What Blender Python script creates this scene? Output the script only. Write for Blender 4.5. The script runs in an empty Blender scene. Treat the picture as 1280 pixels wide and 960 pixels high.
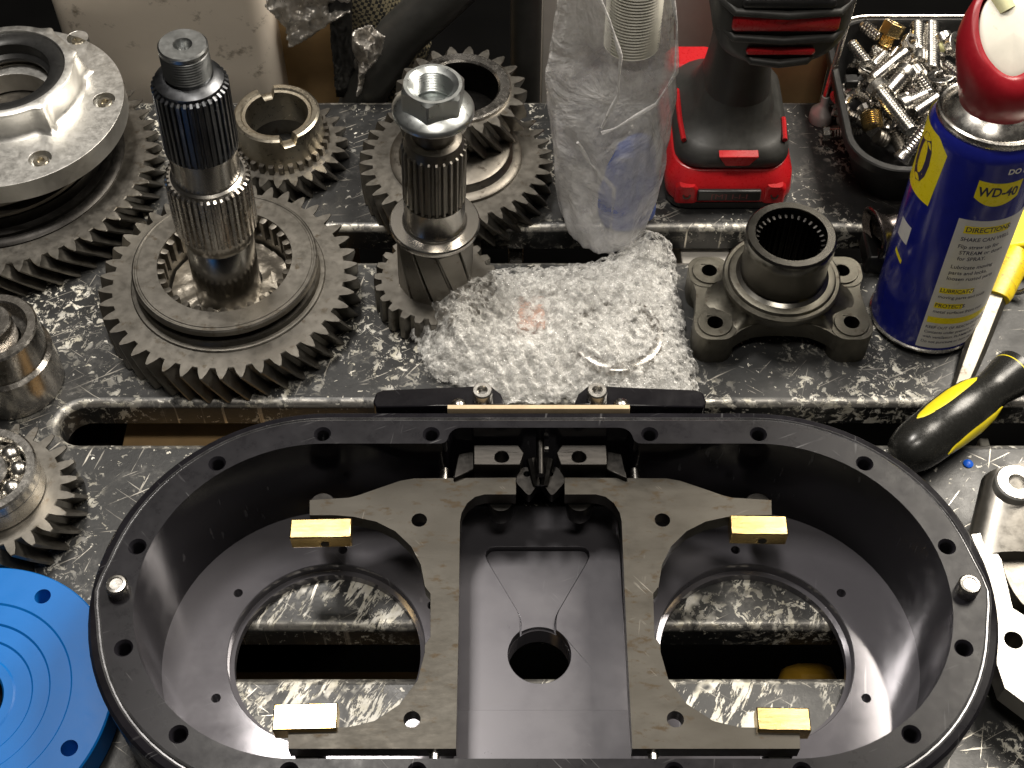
import bpy, math, random
from mathutils import Vector, Matrix, noise as mn
from mathutils.geometry import tessellate_polygon

random.seed(7)
SC = bpy.context.scene
COL = SC.collection
R_ = math.radians
pi = math.pi

# ------------------------------------------------------------------ camera, world, lamps, exposure
CAM_H = 669.0                      # mm above the bench top
FOC = 1720.0                       # focal length in photo pixels (photo 1280 wide)
TAU = R_(36.7)
CAM_Y = -CAM_H * math.tan(TAU)
cam = bpy.data.cameras.new("camera")
cam.sensor_width = 36.0
cam.lens = 36.0 * FOC / 1280.0
cam.clip_start = 0.02
cam.clip_end = 50
camo = bpy.data.objects.new("camera", cam)
COL.objects.link(camo)
camo.location = (0, CAM_Y / 1000, CAM_H / 1000)
camo.rotation_euler = (TAU, 0, 0)
SC.camera = camo

world = bpy.data.worlds.new("World")
SC.world = world
world.use_nodes = True
bg = world.node_tree.nodes["Background"]
bg.inputs[0].default_value = (1.0, 0.93, 0.84, 1)
bg.inputs[1].default_value = 0.03

def area(name, loc, target, sx, sy, power, col):
    l = bpy.data.lights.new(name, 'AREA')
    l.shape = 'RECTANGLE'; l.size = sx; l.size_y = sy
    l.energy = power; l.color = col
    o = bpy.data.objects.new(name, l)
    COL.objects.link(o)
    o.location = loc
    d = Vector(target) - Vector(loc)
    o.rotation_euler = d.to_track_quat('-Z', 'Y').to_euler()
    return o

def flat_lamp(x0, x1, y0, y1, z, power, col):
    area("ceiling_lamp", ((x0 + x1) / 2, (y0 + y1) / 2, z), ((x0 + x1) / 2, (y0 + y1) / 2 + 1e-4, 0), x1 - x0, y1 - y0, power, col)
flat_lamp(.60, 1.38, .25, 1.10, 1.5, 52, (1.0, .92, .80))
flat_lamp(-.40, -.17, .16, .47, 1.5, 15, (1.0, .94, .86))
flat_lamp(-.01, .06, .25, 1.0, 1.5, 0.4, (1.0, .94, .88))
flat_lamp(-.9, .9, 1.0, 1.9, 1.5, 2.6, (1.0, .90, .76))
flat_lamp(-.1, .35, -.55, -.35, 1.6, 7, (1.0, .93, .83))

SC.view_settings.view_transform = 'Standard'
SC.view_settings.look = 'None'
SC.view_settings.exposure = 0.0
SC.view_settings.gamma = 1.0
SC.view_settings.use_curve_mapping = False
SC.cycles.use_denoising = True
SC.cycles.max_bounces = 8
SC.cycles.transparent_max_bounces = 16

# ------------------------------------------------------------------ helpers
def at(px, py, z=0.0):
    """point of the place (mm) at height z on the line of sight of a photo pixel"""
    u = (px - 640) / FOC; v = (480 - py) / FOC
    dy = math.sin(TAU) + v * math.cos(TAU); dz = -math.cos(TAU) + v * math.sin(TAU)
    k = (CAM_H - z) / -dz
    return Vector((u * k, CAM_Y + dy * k, z))

def ppm(py, z=0.0):
    """photo pixels per mm at that row and height"""
    v = (480 - py) / FOC
    return FOC * (math.cos(TAU) - v * math.sin(TAU)) / (CAM_H - z)

def circ(cx, cy, r, n=48, a0=0.0):
    return [(cx + r * math.cos(a0 + 2 * pi * i / n), cy + r * math.sin(a0 + 2 * pi * i / n)) for i in range(n)]

def rrect(cx, cy, w, h, r, n=6):
    r = min(r, w / 2 - 1e-3, h / 2 - 1e-3)
    out = []
    for qx, qy, a in ((1, 1, 0), (-1, 1, pi / 2), (-1, -1, pi), (1, -1, 1.5 * pi)):
        for i in range(n + 1):
            t = a + (pi / 2) * i / n
            out.append((cx + qx * (w / 2 - r) + r * math.cos(t), cy + qy * (h / 2 - r) + r * math.sin(t)))
    return out

def smooth_poly(pts, it=2):
    for _ in range(it):
        q = []
        for i in range(len(pts)):
            a = Vector(pts[i]).to_2d() if len(pts[i]) > 2 else Vector(pts[i])
            b = Vector(pts[(i + 1) % len(pts)]); b = b.to_2d() if len(b) > 2 else b
            q += [tuple(a * .75 + b * .25), tuple(a * .25 + b * .75)]
        pts = q
    return pts

def align(base, top):
    d = (Vector(top) - Vector(base)).normalized()
    return Matrix.Translation(Vector(base)) @ d.to_track_quat('Z', 'Y').to_matrix().to_4x4()

class MB:
    def __init__(s, M=None):
        s.v = []; s.f = []; s.M = M or Matrix.Identity(4)
    def add(s, vs, fs):
        o = len(s.v)
        s.v += [s.M @ Vector(p) for p in vs]
        s.f += [[i + o for i in f] for f in fs]
    def rings(s, rings, cap0=True, cap1=True, loop=False):
        n = len(rings[0]); vs = [p for r in rings for p in r]; fs = []
        m = len(rings)
        for k in range(m if loop else m - 1):
            a = k * n; b = ((k + 1) % m) * n
            for i in range(n):
                j = (i + 1) % n
                fs.append([a + i, a + j, b + j, b + i])
        if not loop:
            if cap0: fs.append(list(range(n - 1, -1, -1)))
            if cap1: fs.append([(m - 1) * n + i for i in range(n)])
        s.add(vs, fs)
    def lathe(s, prof, n=48, c=(0, 0), **k):
        s.rings([[(c[0] + r * math.cos(2 * pi * i / n), c[1] + r * math.sin(2 * pi * i / n), z) for i in range(n)] for r, z in prof], **k)
    def prism(s, outer, holes, z0, z1, walls=True, bottom=True):
        polys = [[Vector((p[0], p[1], 0)) for p in outer]] + [[Vector((p[0], p[1], 0)) for p in h] for h in holes]
        tris = tessellate_polygon(polys)
        flat = [p for l in polys for p in l]
        def up(t, sgn):
            a, b, c = (flat[i] for i in t)
            cr = (b - a).cross(c - a).z
            return list(t) if cr * sgn > 0 else list(t)[::-1]
        n = len(flat)
        vs = [(p.x, p.y, z1) for p in flat] + [(p.x, p.y, z0) for p in flat]
        fs = [up(t, 1) for t in tris]
        if bottom: fs += [[i + n for i in up(t, -1)] for t in tris]
        if walls:
            o = 0
            for k, l in enumerate(polys):
                m = len(l)
                ar = sum(l[i].x * l[(i + 1) % m].y - l[(i + 1) % m].x * l[i].y for i in range(m))
                for i in range(m):
                    j = (i + 1) % m
                    f = [o + i, o + j, n + o + j, n + o + i]
                    ccw = ar > 0
                    if (k == 0) == ccw: f = f[::-1]
                    fs.append(f)
                o += m
        s.add(vs, fs)
    def box(s, c, d, rz=0):
        M = Matrix.Translation(c) @ Matrix.Rotation(rz, 4, 'Z')
        vs = [M @ Vector((sx * d[0] / 2, sy * d[1] / 2, sz * d[2] / 2)) for sz in (-1, 1) for sy in (-1, 1) for sx in (-1, 1)]
        s.add(vs, [[0, 2, 3, 1], [4, 5, 7, 6], [0, 1, 5, 4], [2, 6, 7, 3], [0, 4, 6, 2], [1, 3, 7, 5]])
    def tube(s, pts, r, n=12, cap=True):
        pts = [Vector(p) for p in pts]
        rs = r if isinstance(r, (list, tuple)) else [r] * len(pts)
        rings = []; up = None
        for i, p in enumerate(pts):
            d = (pts[min(i + 1, len(pts) - 1)] - pts[max(i - 1, 0)]).normalized()
            if up is None:
                up = d.orthogonal().normalized()
            up = (up - d * up.dot(d)).normalized()
            w = d.cross(up)
            rings.append([p + (up * math.cos(2 * pi * k / n) + w * math.sin(2 * pi * k / n)) * rs[i] for k in range(n)])
        s.rings(rings, cap, cap)
    def wall(s, ol, z0, z1, inward=False):
        n = len(ol)
        vs = [(p[0], p[1], z0) for p in ol] + [(p[0], p[1], z1) for p in ol]
        fs = [[i, (i + 1) % n, n + (i + 1) % n, n + i] for i in range(n)]
        if inward: fs = [f[::-1] for f in fs]
        s.add(vs, fs)
    def obj(s, name, mat, parent=None, loc=(0, 0, 0), bevel=0, smooth=38, seg=2):
        me = bpy.data.meshes.new(name)
        L = Vector(loc)
        me.from_pydata([((p - L) * 0.001)[:] for p in s.v], [], s.f)
        me.validate(); me.update()
        me.materials.append(mat)
        if smooth:
            me.shade_smooth(); me.set_sharp_from_angle(angle=R_(smooth))
        o = bpy.data.objects.new(name, me)
        COL.objects.link(o)
        if parent is not None: o.parent = parent
        else: o.location = L * 0.001
        if bevel:
            b = o.modifiers.new("bevel", 'BEVEL'); b.width = bevel * 0.001; b.segments = seg
            b.limit_method = 'ANGLE'; b.angle_limit = R_(40); b.harden_normals = False
        return o

def tag(o, label, cat, group=None, kind=None):
    o['label'] = label; o['category'] = cat
    if group: o['group'] = group
    if kind: o['kind'] = kind
    return o

class Thing:
    def __init__(s, name, label, cat, loc, group=None):
        s.e = bpy.data.objects.new(name, None); COL.objects.link(s.e)
        s.e.empty_display_size = 0.01
        s.L = Vector(loc); s.e.location = s.L * 0.001
        tag(s.e, label, cat, group)
    def part(s, name, mb, mat, parent=None, label=None, bevel=0, smooth=38, kind=None):
        o = mb.obj(name, mat, parent or s.e, s.L, bevel, smooth)
        if label: o['label'] = label
        if kind: o['kind'] = kind
        return o

def structure(o):
    o['kind'] = 'structure'; return o

# ------------------------------------------------------------------ materials
def newmat(name):
    m = bpy.data.materials.new(name); m.use_nodes = True
    nt = m.node_tree
    return m, nt, nt.nodes["Principled BSDF"]

def N(nt, t, **k):
    n = nt.nodes.new(t)
    for a, b in k.items():
        if a.startswith('_'): setattr(n, a[1:], b)
        else: n.inputs[a.replace('9', ' ')].default_value = b
    return n

def ramp(nt, stops, src):
    r = nt.nodes.new('ShaderNodeValToRGB')
    el = r.color_ramp.elements
    while len(el) < len(stops): el.new(0.5)
    for e, (p, c) in zip(el, stops):
        e.position = p; e.color = (c if len(c) == 4 else (*c, 1)) if isinstance(c, (tuple, list)) else (c, c, c, 1)
    nt.links.new(src, r.inputs[0])
    return r

def coords(nt, scale=(1, 1, 1), rot=(0, 0, 0)):
    tc = nt.nodes.new('ShaderNodeTexCoord'); mp = nt.nodes.new('ShaderNodeMapping')
    if any(rot):   # TEXTURE mapping turns first and stretches afterwards
        mp.vector_type = 'TEXTURE'; scale = tuple(1.0 / q for q in scale)
    mp.inputs['Scale'].default_value = scale; mp.inputs['Rotation'].default_value = rot
    nt.links.new(tc.outputs['Object'], mp.inputs[0])
    return mp.outputs[0]

def metal(name, c0, c1, r0=.25, r1=.45, scale=60, metallic=1.0, bump=.15, bscale=900, stretch=(1, 1, 1), stain=None, spots=0.62, bdist=.00005, scratch=None, sgate=.5):
    m, nt, p = newmat(name)
    L = nt.links.new
    co = coords(nt, stretch)
    n1 = N(nt, 'ShaderNodeTexNoise', Scale=scale, Detail=8, Roughness=.65); L(co, n1.inputs['Vector'])
    rc = ramp(nt, [(.3, c0), (.7, c1)], n1.outputs['Fac'])
    colout = rc.outputs[0]
    if stain:
        n3 = N(nt, 'ShaderNodeTexNoise', Scale=scale * 2.7, Detail=6, Roughness=.7); L(co, n3.inputs['Vector'])
        rs = ramp(nt, [(spots - .04, 0.0), (spots + .06, 1.0)], n3.outputs['Fac'])
        mx = N(nt, 'ShaderNodeMix', _data_type='RGBA'); L(rs.outputs[0], mx.inputs[0]); L(colout, mx.inputs[6]); mx.inputs[7].default_value = (*stain, 1)
        colout = mx.outputs[2]
    if scratch:
        for ang, sc in ((22, 1.0), (-48, 1.4), (81, .8)):
            cs = coords(nt, (22 * sc, 520 * sc, 60), (0, 0, R_(ang)))
            ns_ = N(nt, 'ShaderNodeTexNoise', Scale=1.0, Detail=2, Roughness=.5); L(cs, ns_.inputs['Vector'])
            rs_1 = ramp(nt, [(.675, 0.0), (.70, 1.0)], ns_.outputs['Fac'])
            ng = N(nt, 'ShaderNodeTexNoise', Scale=26 * sc, Detail=3); L(co, ng.inputs['Vector'])
            rg_ = ramp(nt, [(sgate, 0.0), (sgate + .12, .8)], ng.outputs['Fac'])
            mm = N(nt, 'ShaderNodeMath', _operation='MULTIPLY'); L(rs_1.outputs[0], mm.inputs[0]); L(rg_.outputs[0], mm.inputs[1])
            mx = N(nt, 'ShaderNodeMix', _data_type='RGBA'); L(mm.outputs[0], mx.inputs[0]); L(colout, mx.inputs[6]); mx.inputs[7].default_value = (*scratch, 1)
            colout = mx.outputs[2]
    L(colout, p.inputs['Base Color'])
    n2 = N(nt, 'ShaderNodeTexNoise', Scale=scale * 4, Detail=6, Roughness=.7); L(co, n2.inputs['Vector'])
    rr = ramp(nt, [(.3, r0), (.7, r1)], n2.outputs['Fac']); L(rr.outputs[0], p.inputs['Roughness'])
    p.inputs['Metallic'].default_value = metallic
    if bump:
        nb = N(nt, 'ShaderNodeTexNoise', Scale=bscale, Detail=4, Roughness=.6); L(co, nb.inputs['Vector'])
        b = N(nt, 'ShaderNodeBump', Strength=min(1, bump * 2), Distance=bdist); L(nb.outputs['Fac'], b.inputs['Height']); L(b.outputs[0], p.inputs['Normal'])
    return m

def plain(name, c, rough=.5, metallic=0, var=.15, scale=120, bump=.1, bscale=800, coat=0, spec=.5, **k):
    c0 = tuple(x * (1 - var) for x in c); c1 = tuple(min(1, x * (1 + var)) for x in c)
    m = metal(name, c0, c1, max(.03, rough - .07), rough + .07, scale, metallic, bump, bscale, **k)
    p = m.node_tree.nodes["Principled BSDF"]
    p.inputs['Coat Weight'].default_value = coat; p.inputs['Coat Roughness'].default_value = .12
    p.inputs['Specular IOR Level'].default_value = spec
    return m

M = {}
M['gear'] = metal('dull_gear_steel', (.155, .145, .127), (.25, .235, .21), .34, .50, 45, bump=.2, stain=(.13, .11, .085))
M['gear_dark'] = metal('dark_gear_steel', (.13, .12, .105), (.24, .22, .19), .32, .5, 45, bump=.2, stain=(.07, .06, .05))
M['steel'] = metal('machined_steel', (.42, .40, .37), (.58, .55, .51), .16, .32, 70, bump=.08, stain=(.25, .22, .19))
M['bright'] = metal('bright_steel', (.50, .48, .45), (.64, .62, .58), .2, .32, 90, bump=.06)
M['ground'] = metal('ground_steel', (.40, .385, .355), (.47, .45, .42), .2, .27, 30, bump=.02)
M['zinc'] = metal('zinc_plated', (.60, .63, .63), (.70, .73, .72), .26, .34, 60, bump=.05)
M['blued'] = metal('blued_shaft_steel', (.10, .105, .115), (.17, .175, .185), .28, .42, 80, bump=.12)
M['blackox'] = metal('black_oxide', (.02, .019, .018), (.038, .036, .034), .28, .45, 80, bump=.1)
M['alu'] = metal('cast_aluminium', (.62, .61, .58), (.80, .79, .76), .34, .5, 60, bump=.3, bscale=700, bdist=.00012, stain=(.54, .51, .46), spots=.70)
M['brass'] = metal('brass', (.70, .50, .20), (.80, .60, .28), .20, .28, 30, bump=.03, stretch=(1, 5, 1))
M['bronze'] = metal('bronze_ring', (.46, .42, .34), (.62, .57, .47), .24, .38, 90, bump=.1)
M['plate'] = metal('mill_scale_plate', (.038, .035, .030), (.064, .060, .053), .36, .52, 28, bump=.12, stretch=(1, 2.2, 1), stain=(.042, .033, .023), spots=.60, scratch=(.16, .15, .135), sgate=.60)
M['grease'] = metal('greasy_steel', (.20, .18, .15), (.36, .33, .28), .28, .5, 90, metallic=.7, bump=.45, bscale=260, bdist=.0006)
M['stainless'] = metal('spotted_stainless', (.80, .72, .62), (.86, .78, .68), .34, .45, 18, metallic=.1, bump=.05, stain=(.34, .29, .23), spots=.64)
M['cast'] = metal('cast_yoke_steel', (.095, .090, .074), (.17, .16, .135), .38, .55, 60, bump=.35, bscale=600, stain=(.09, .075, .06), bdist=.00015)
M['anod'] = plain('black_anodised', (.007, .0065, .0085), .15, metallic=.0, var=.2, scale=12, bump=.03, bscale=1500, spec=.45, scratch=(.06, .06, .065), sgate=.52)
M['anod_rim'] = plain('black_anodised_rim', (.010, .0095, .012), .30, metallic=.0, var=.3, scale=25, bump=.05, bscale=1500, spec=.14, scratch=(.10, .10, .105), sgate=.53)
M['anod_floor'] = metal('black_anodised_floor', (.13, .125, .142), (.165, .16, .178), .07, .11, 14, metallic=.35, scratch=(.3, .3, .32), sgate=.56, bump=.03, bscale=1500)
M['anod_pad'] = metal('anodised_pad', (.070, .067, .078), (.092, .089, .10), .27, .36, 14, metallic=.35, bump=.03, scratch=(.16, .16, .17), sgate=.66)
M['blackpl'] = plain('black_plastic', (.016, .016, .016), .34, var=.2, bump=.15)
M['rubber'] = plain('black_rubber', (.030, .030, .028), .5, var=.25, bump=.3)
M['red'] = plain('red_plastic', (.44, .010, .014), .3, var=.08, bump=.1)
M['redcap'] = plain('red_cap_plastic', (.30, .008, .016), .36, var=.15, bump=.15, scale=60)
M['white'] = plain('soiled_white_plastic', (.80, .77, .68), .35, var=.06, scale=70, bump=.1, stain=(.62, .50, .33), spots=.68)
M['yellow'] = plain('yellow_plastic', (.80, .66, .02), .34, var=.08, bump=.1)
M['yellow_dirty'] = plain('dirty_yellow_plastic', (.80, .60, .02), .36, var=.1, bump=.15, stain=(.50, .26, .03), spots=.58)
M['blue'] = plain('blue_coating', (.002, .15, .52), .42, var=.06, scale=25, bump=.05, spec=.4)
M['canblue'] = plain('can_blue_paint', (.008, .012, .17), .2, var=.1, bump=.03, coat=.5)
M['canyellow'] = plain('label_yellow', (.80, .66, .01), .3, var=.04, bump=.03)
M['canwhite'] = plain('label_white', (.58, .57, .55), .36, var=.08, scale=50, bump=.03, stain=(.42, .35, .28), spots=.7)
M['ink'] = plain('label_ink', (.02, .02, .06), .4, var=.05, bump=0)
M['paleink'] = plain('pale_ink', (.62, .62, .70), .4, var=.05, bump=0)
M['card'] = plain('cardboard', (.40, .26, .12), .8, var=.15, scale=40, bump=.2)
M['cardgrey'] = plain('grey_board', (.66, .63, .58), .7, var=.06, scale=40, bump=.1)
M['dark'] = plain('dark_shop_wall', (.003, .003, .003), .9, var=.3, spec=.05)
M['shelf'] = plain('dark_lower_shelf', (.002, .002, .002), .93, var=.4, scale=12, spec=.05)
M['braid'] = None
M['tape'] = metal('silver_tape', (.40, .38, .35), (.60, .57, .53), .22, .42, 60, metallic=.6, bump=.4, bscale=120, bdist=.0008)
M['fabric'] = plain('white_coil', (.62, .60, .52), .45, var=.1)
M['gloveblue'] = plain('blue_film', (.10, .17, .55), .35, var=.25, scale=60, bump=.5, bscale=220, bdist=.0008)

def bench_material():
    m, nt, p = newmat('scratched_bench_paint')
    L = nt.links.new
    base = coords(nt)
    def noise(scale, detail=6, rough=.6, co=base, dist=0.0):
        n = N(nt, 'ShaderNodeTexNoise', Scale=scale, Detail=detail, Roughness=rough, Distortion=dist); L(co, n.inputs['Vector']); return n.outputs['Fac']
    def mul(a, b):
        x = N(nt, 'ShaderNodeMath', _operation='MULTIPLY'); L(a, x.inputs[0]); L(b, x.inputs[1]); return x.outputs[0]
    def mx(a, b):
        x = N(nt, 'ShaderNodeMath', _operation='MAXIMUM'); L(a, x.inputs[0]); L(b, x.inputs[1]); return x.outputs[0]
    paint = ramp(nt, [(.28, (.012, .012, .012)), (.5, (.024, .025, .026)), (.75, (.050, .050, .049))], noise(9, 8, .65))
    oil = ramp(nt, [(.52, 1.0), (.66, .35)], noise(14, 4, .6))
    pm = N(nt, 'ShaderNodeMix', _data_type='RGBA', _blend_type='MULTIPLY'); pm.inputs[0].default_value = 1.0; L(paint.outputs[0], pm.inputs[6]); L(oil.outputs[0], pm.inputs[7])
    # bare metal rubs
    rub = mul(ramp(nt, [(.55, 0.0), (.75, 1.0)], noise(18, 6, .7)).outputs[0], ramp(nt, [(.42, 0.0), (.62, .7)], noise(240, 4, .6)).outputs[0])
    # splashes of white paint: blotches gated by a coarse mask
    area_mask = ramp(nt, [(.44, 0.0), (.56, 1.0)], noise(16, 3, .5)).outputs[0]
    blot = ramp(nt, [(.540, 0.0), (.555, 1.0)], noise(150, 8, .74, dist=.7)).outputs[0]
    sp = nt.nodes.new('ShaderNodeSeparateXYZ'); L(base, sp.inputs[0])
    off = N(nt, 'ShaderNodeMath', _operation='ADD'); L(sp.outputs[1], off.inputs[0]); off.inputs[1].default_value = .015 + .1459 * 6
    md = N(nt, 'ShaderNodeMath', _operation='MODULO'); L(off.outputs[0], md.inputs[0]); md.inputs[1].default_value = .1459
    edz = mul(ramp(nt, [(.0, 1.0), (.034, 0.0), (.120, 0.0), (.1459, .6)], md.outputs[0]).outputs[0], ramp(nt, [(.40, 0.0), (.5, 1.0)], noise(9, 2, .5)).outputs[0])
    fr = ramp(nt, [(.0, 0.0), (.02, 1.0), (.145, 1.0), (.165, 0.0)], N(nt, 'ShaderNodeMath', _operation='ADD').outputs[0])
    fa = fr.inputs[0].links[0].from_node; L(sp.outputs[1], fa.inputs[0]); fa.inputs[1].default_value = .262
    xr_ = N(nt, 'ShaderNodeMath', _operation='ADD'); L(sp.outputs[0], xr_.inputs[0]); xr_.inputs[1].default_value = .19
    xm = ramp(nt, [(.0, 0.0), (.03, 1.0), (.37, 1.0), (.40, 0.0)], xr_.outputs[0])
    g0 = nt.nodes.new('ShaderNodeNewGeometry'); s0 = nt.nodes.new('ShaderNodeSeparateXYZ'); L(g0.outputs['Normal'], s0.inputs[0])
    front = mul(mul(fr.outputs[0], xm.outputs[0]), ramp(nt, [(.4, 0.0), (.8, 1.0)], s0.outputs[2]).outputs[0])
    zone = ramp(nt, [(.49, .0), (.56, 1.0)], noise(7.5, 3, .55)).outputs[0]
    blots = mul(mul(area_mask, blot), mx(zone, edz))
    glare_streaks = ramp(nt, [(.50, 0.0), (.52, 1.0)], noise(1.0, 7, .72, coords(nt, (38, 150, 1), (0, 0, R_(62))), .4)).outputs[0]  # blown-out glare seen through the case openings, painted as white streaks
    blots = mx(blots, mul(mul(glare_streaks, front), ramp(nt, [(.44, 0.0), (.5, 1.0)], noise(30, 3, .6)).outputs[0]))
    speck = mul(ramp(nt, [(.44, 0.0), (.58, 1.0)], noise(24, 3, .5)).outputs[0], ramp(nt, [(.645, 0.0), (.66, 1.0)], noise(260, 3, .6, dist=.6)).outputs[0])
    # scratches: thin drawn-out noise in several directions
    scr = None
    for k, (ang, sc, lo) in enumerate(((28, 1.0, .66), (-35, 1.3, .67), (74, .9, .675), (5, 1.1, .68), (50, 1.4, .685))):
        co = coords(nt, (16 * sc, 420 * sc, 1), (0, 0, R_(ang)))
        a = ramp(nt, [(lo, 0.0), (lo + .015, 1.0)], noise(1.0, 3, .55, co, .15)).outputs[0]
        mm = ramp(nt, [(.46, 0.0), (.62, 1.0)], noise(15 + 4 * k, 2, .5)).outputs[0]
        a = mul(a, mm)
        scr = a if scr is None else mx(scr, a)
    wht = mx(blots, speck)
    # rolled edges worn to bare metal and chipped paint
    ge = nt.nodes.new('ShaderNodeNewGeometry'); sx = nt.nodes.new('ShaderNodeSeparateXYZ'); L(ge.outputs['Normal'], sx.inputs[0])
    ed = ramp(nt, [(.15, 0.0), (.45, 1.0), (.93, 1.0), (.995, 0.0)], sx.outputs[2]).outputs[0]
    ewear = mul(ed, ramp(nt, [(.36, 0.0), (.52, .9)], noise(70, 6, .7)).outputs[0])
    echip = mul(ed, ramp(nt, [(.52, 0.0), (.56, 1.0)], noise(150, 5, .65)).outputs[0])
    wht = mx(wht, mul(echip, ramp(nt, [(.42, 0.0), (.52, 1.0)], noise(14, 3, .5)).outputs[0]))
    rub = mx(rub, ewear)
    m1 = N(nt, 'ShaderNodeMix', _data_type='RGBA'); L(rub, m1.inputs[0]); L(pm.outputs[2], m1.inputs[6]); m1.inputs[7].default_value = (.34, .33, .31, 1)
    m2 = N(nt, 'ShaderNodeMix', _data_type='RGBA'); L(scr, m2.inputs[0]); L(m1.outputs[2], m2.inputs[6]); m2.inputs[7].default_value = (.60, .57, .51, 1)
    wc = ramp(nt, [(.35, (.58, .55, .45)), (.65, (.84, .82, .76))], noise(160, 4, .6))
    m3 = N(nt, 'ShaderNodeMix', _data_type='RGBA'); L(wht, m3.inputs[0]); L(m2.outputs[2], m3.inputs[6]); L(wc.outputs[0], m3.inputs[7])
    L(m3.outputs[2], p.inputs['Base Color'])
    met = mx(rub, scr); L(met, p.inputs['Metallic'])
    rr = ramp(nt, [(.3, .30), (.7, .52)], noise(40, 6, .7)); L(rr.outputs[0], p.inputs['Roughness'])
    hb = N(nt, 'ShaderNodeMath', _operation='MULTIPLY_ADD'); L(wht, hb.inputs[0]); hb.inputs[1].default_value = 1.0; L(noise(500, 4, .6), hb.inputs[2])
    b = N(nt, 'ShaderNodeBump', Strength=.5, Distance=0.00018); L(hb.outputs[0], b.inputs['Height']); L(b.outputs[0], p.inputs['Normal'])
    return m
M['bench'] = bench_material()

def film_material(name, tint, a_lo, a_hi, nscale, rough, bump, bscale, bdist=.0008, lo=.35, hi=.68):
    m, nt, p = newmat(name)
    L = nt.links.new
    co = coords(nt)
    n = N(nt, 'ShaderNodeTexNoise', Scale=nscale, Detail=6, Roughness=.65); L(co, n.inputs['Vector'])
    lw = N(nt, 'ShaderNodeLayerWeight', Blend=.45)
    r = ramp(nt, [(lo, a_lo), (hi, a_hi)], n.outputs['Fac'])
    ad = N(nt, 'ShaderNodeMath', _operation='MULTIPLY_ADD', _use_clamp=True)
    L(lw.outputs['Facing'], ad.inputs[0]); ad.inputs[1].default_value = .45; L(r.outputs[0], ad.inputs[2])
    L(ad.outputs[0], p.inputs['Alpha'])
    p.inputs['Base Color'].default_value = (*tint, 1)
    p.inputs['Roughness'].default_value = rough
    p.inputs['Specular IOR Level'].default_value = .8
    p.inputs['Subsurface Weight'].default_value = 0
    vo = N(nt, 'ShaderNodeTexNoise', Scale=bscale, Detail=5, Roughness=.6, Distortion=.8); L(co, vo.inputs['Vector'])
    b = N(nt, 'ShaderNodeBump', Strength=bump, Distance=bdist); L(vo.outputs['Fac'], b.inputs['Height']); L(b.outputs[0], p.inputs['Normal'])
    return m
M['bubble'] = film_material('bubble_wrap_film', (.90, .89, .86), .02, .72, 190, .035, 1.0, 320, .0026, .44, .60)
M['bubble_in'] = film_material('inner_bubble_film', (.92, .91, .88), .10, 1.0, 105, .06, 1.0, 240, .003, .40, .56)
M['bag'] = film_material('clear_bag_film', (.92, .91, .90), .09, .66, 30, .08, .9, 38, .006)

def braid_material():
    m, nt, p = newmat('braided_sleeve')
    L = nt.links.new
    co = coords(nt, (1, 1, 1), (0, R_(20), 0))
    ck = N(nt, 'ShaderNodeTexChecker', Scale=420); L(co, ck.inputs['Vector'])
    mx = N(nt, 'ShaderNodeMix', _data_type='RGBA'); L(ck.outputs['Fac'], mx.inputs[0])
    mx.inputs[6].default_value = (.012, .012, .012, 1); mx.inputs[7].default_value = (.16, .14, .09, 1)
    L(mx.outputs[2], p.inputs['Base Color']); p.inputs['Roughness'].default_value = .4
    return m
M['braid'] = braid_material()

# ------------------------------------------------------------------ setting
X0, X1, YB, YF = -620, 620, 253.8, -420
slots = [(100.5, 128.9), (-42.8, -15.0), (-190.7, -163.0), (-336, -308)]
SLX0, SLX1 = -269 - 0, 560
mb = MB()
RR = 5.0
def slot_ol(y0, y1, off):
    w = SLX1 - SLX0 + 2 * off; h = y1 - y0 + 2 * off
    return rrect((SLX0 + SLX1) / 2, (y0 + y1) / 2, w, h, h / 2 - .01, 12)
outer = [(X0, YF), (X1, YF), (X1, YB - RR), (X0, YB - RR)]
mb.prism(outer, [slot_ol(a, b, RR) for a, b in slots], -3, 0, walls=False, bottom=False)
for a, b in slots:
    rings = []
    for k in range(7):
        t = pi / 2 * k / 6
        rings.append([(x, y, -RR + RR * math.cos(t)) for x, y in slot_ol(a, b, RR * (1 - math.sin(t)))])
    rings.append([(x, y, -20) for x, y in slot_ol(a, b, 0)])
    mb.rings([r[::-1] for r in rings], False, False)
prof = [(YB - RR + RR * math.sin(pi / 2 * k / 6), -RR + RR * math.cos(pi / 2 * k / 6)) for k in range(7)] + [(YB, -20)]
mb.add([(x, y, z) for y, z in prof for x in (X0, X1)], [[2 * i, 2 * i + 1, 2 * i + 3, 2 * i + 2] for i in range(len(prof) - 1)])
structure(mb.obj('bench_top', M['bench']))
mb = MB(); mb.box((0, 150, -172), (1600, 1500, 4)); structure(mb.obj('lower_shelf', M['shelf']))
mb = MB(); mb.box((0, 800, 300), (2200, 8, 950)); structure(mb.obj('back_wall', M['dark']))

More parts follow.
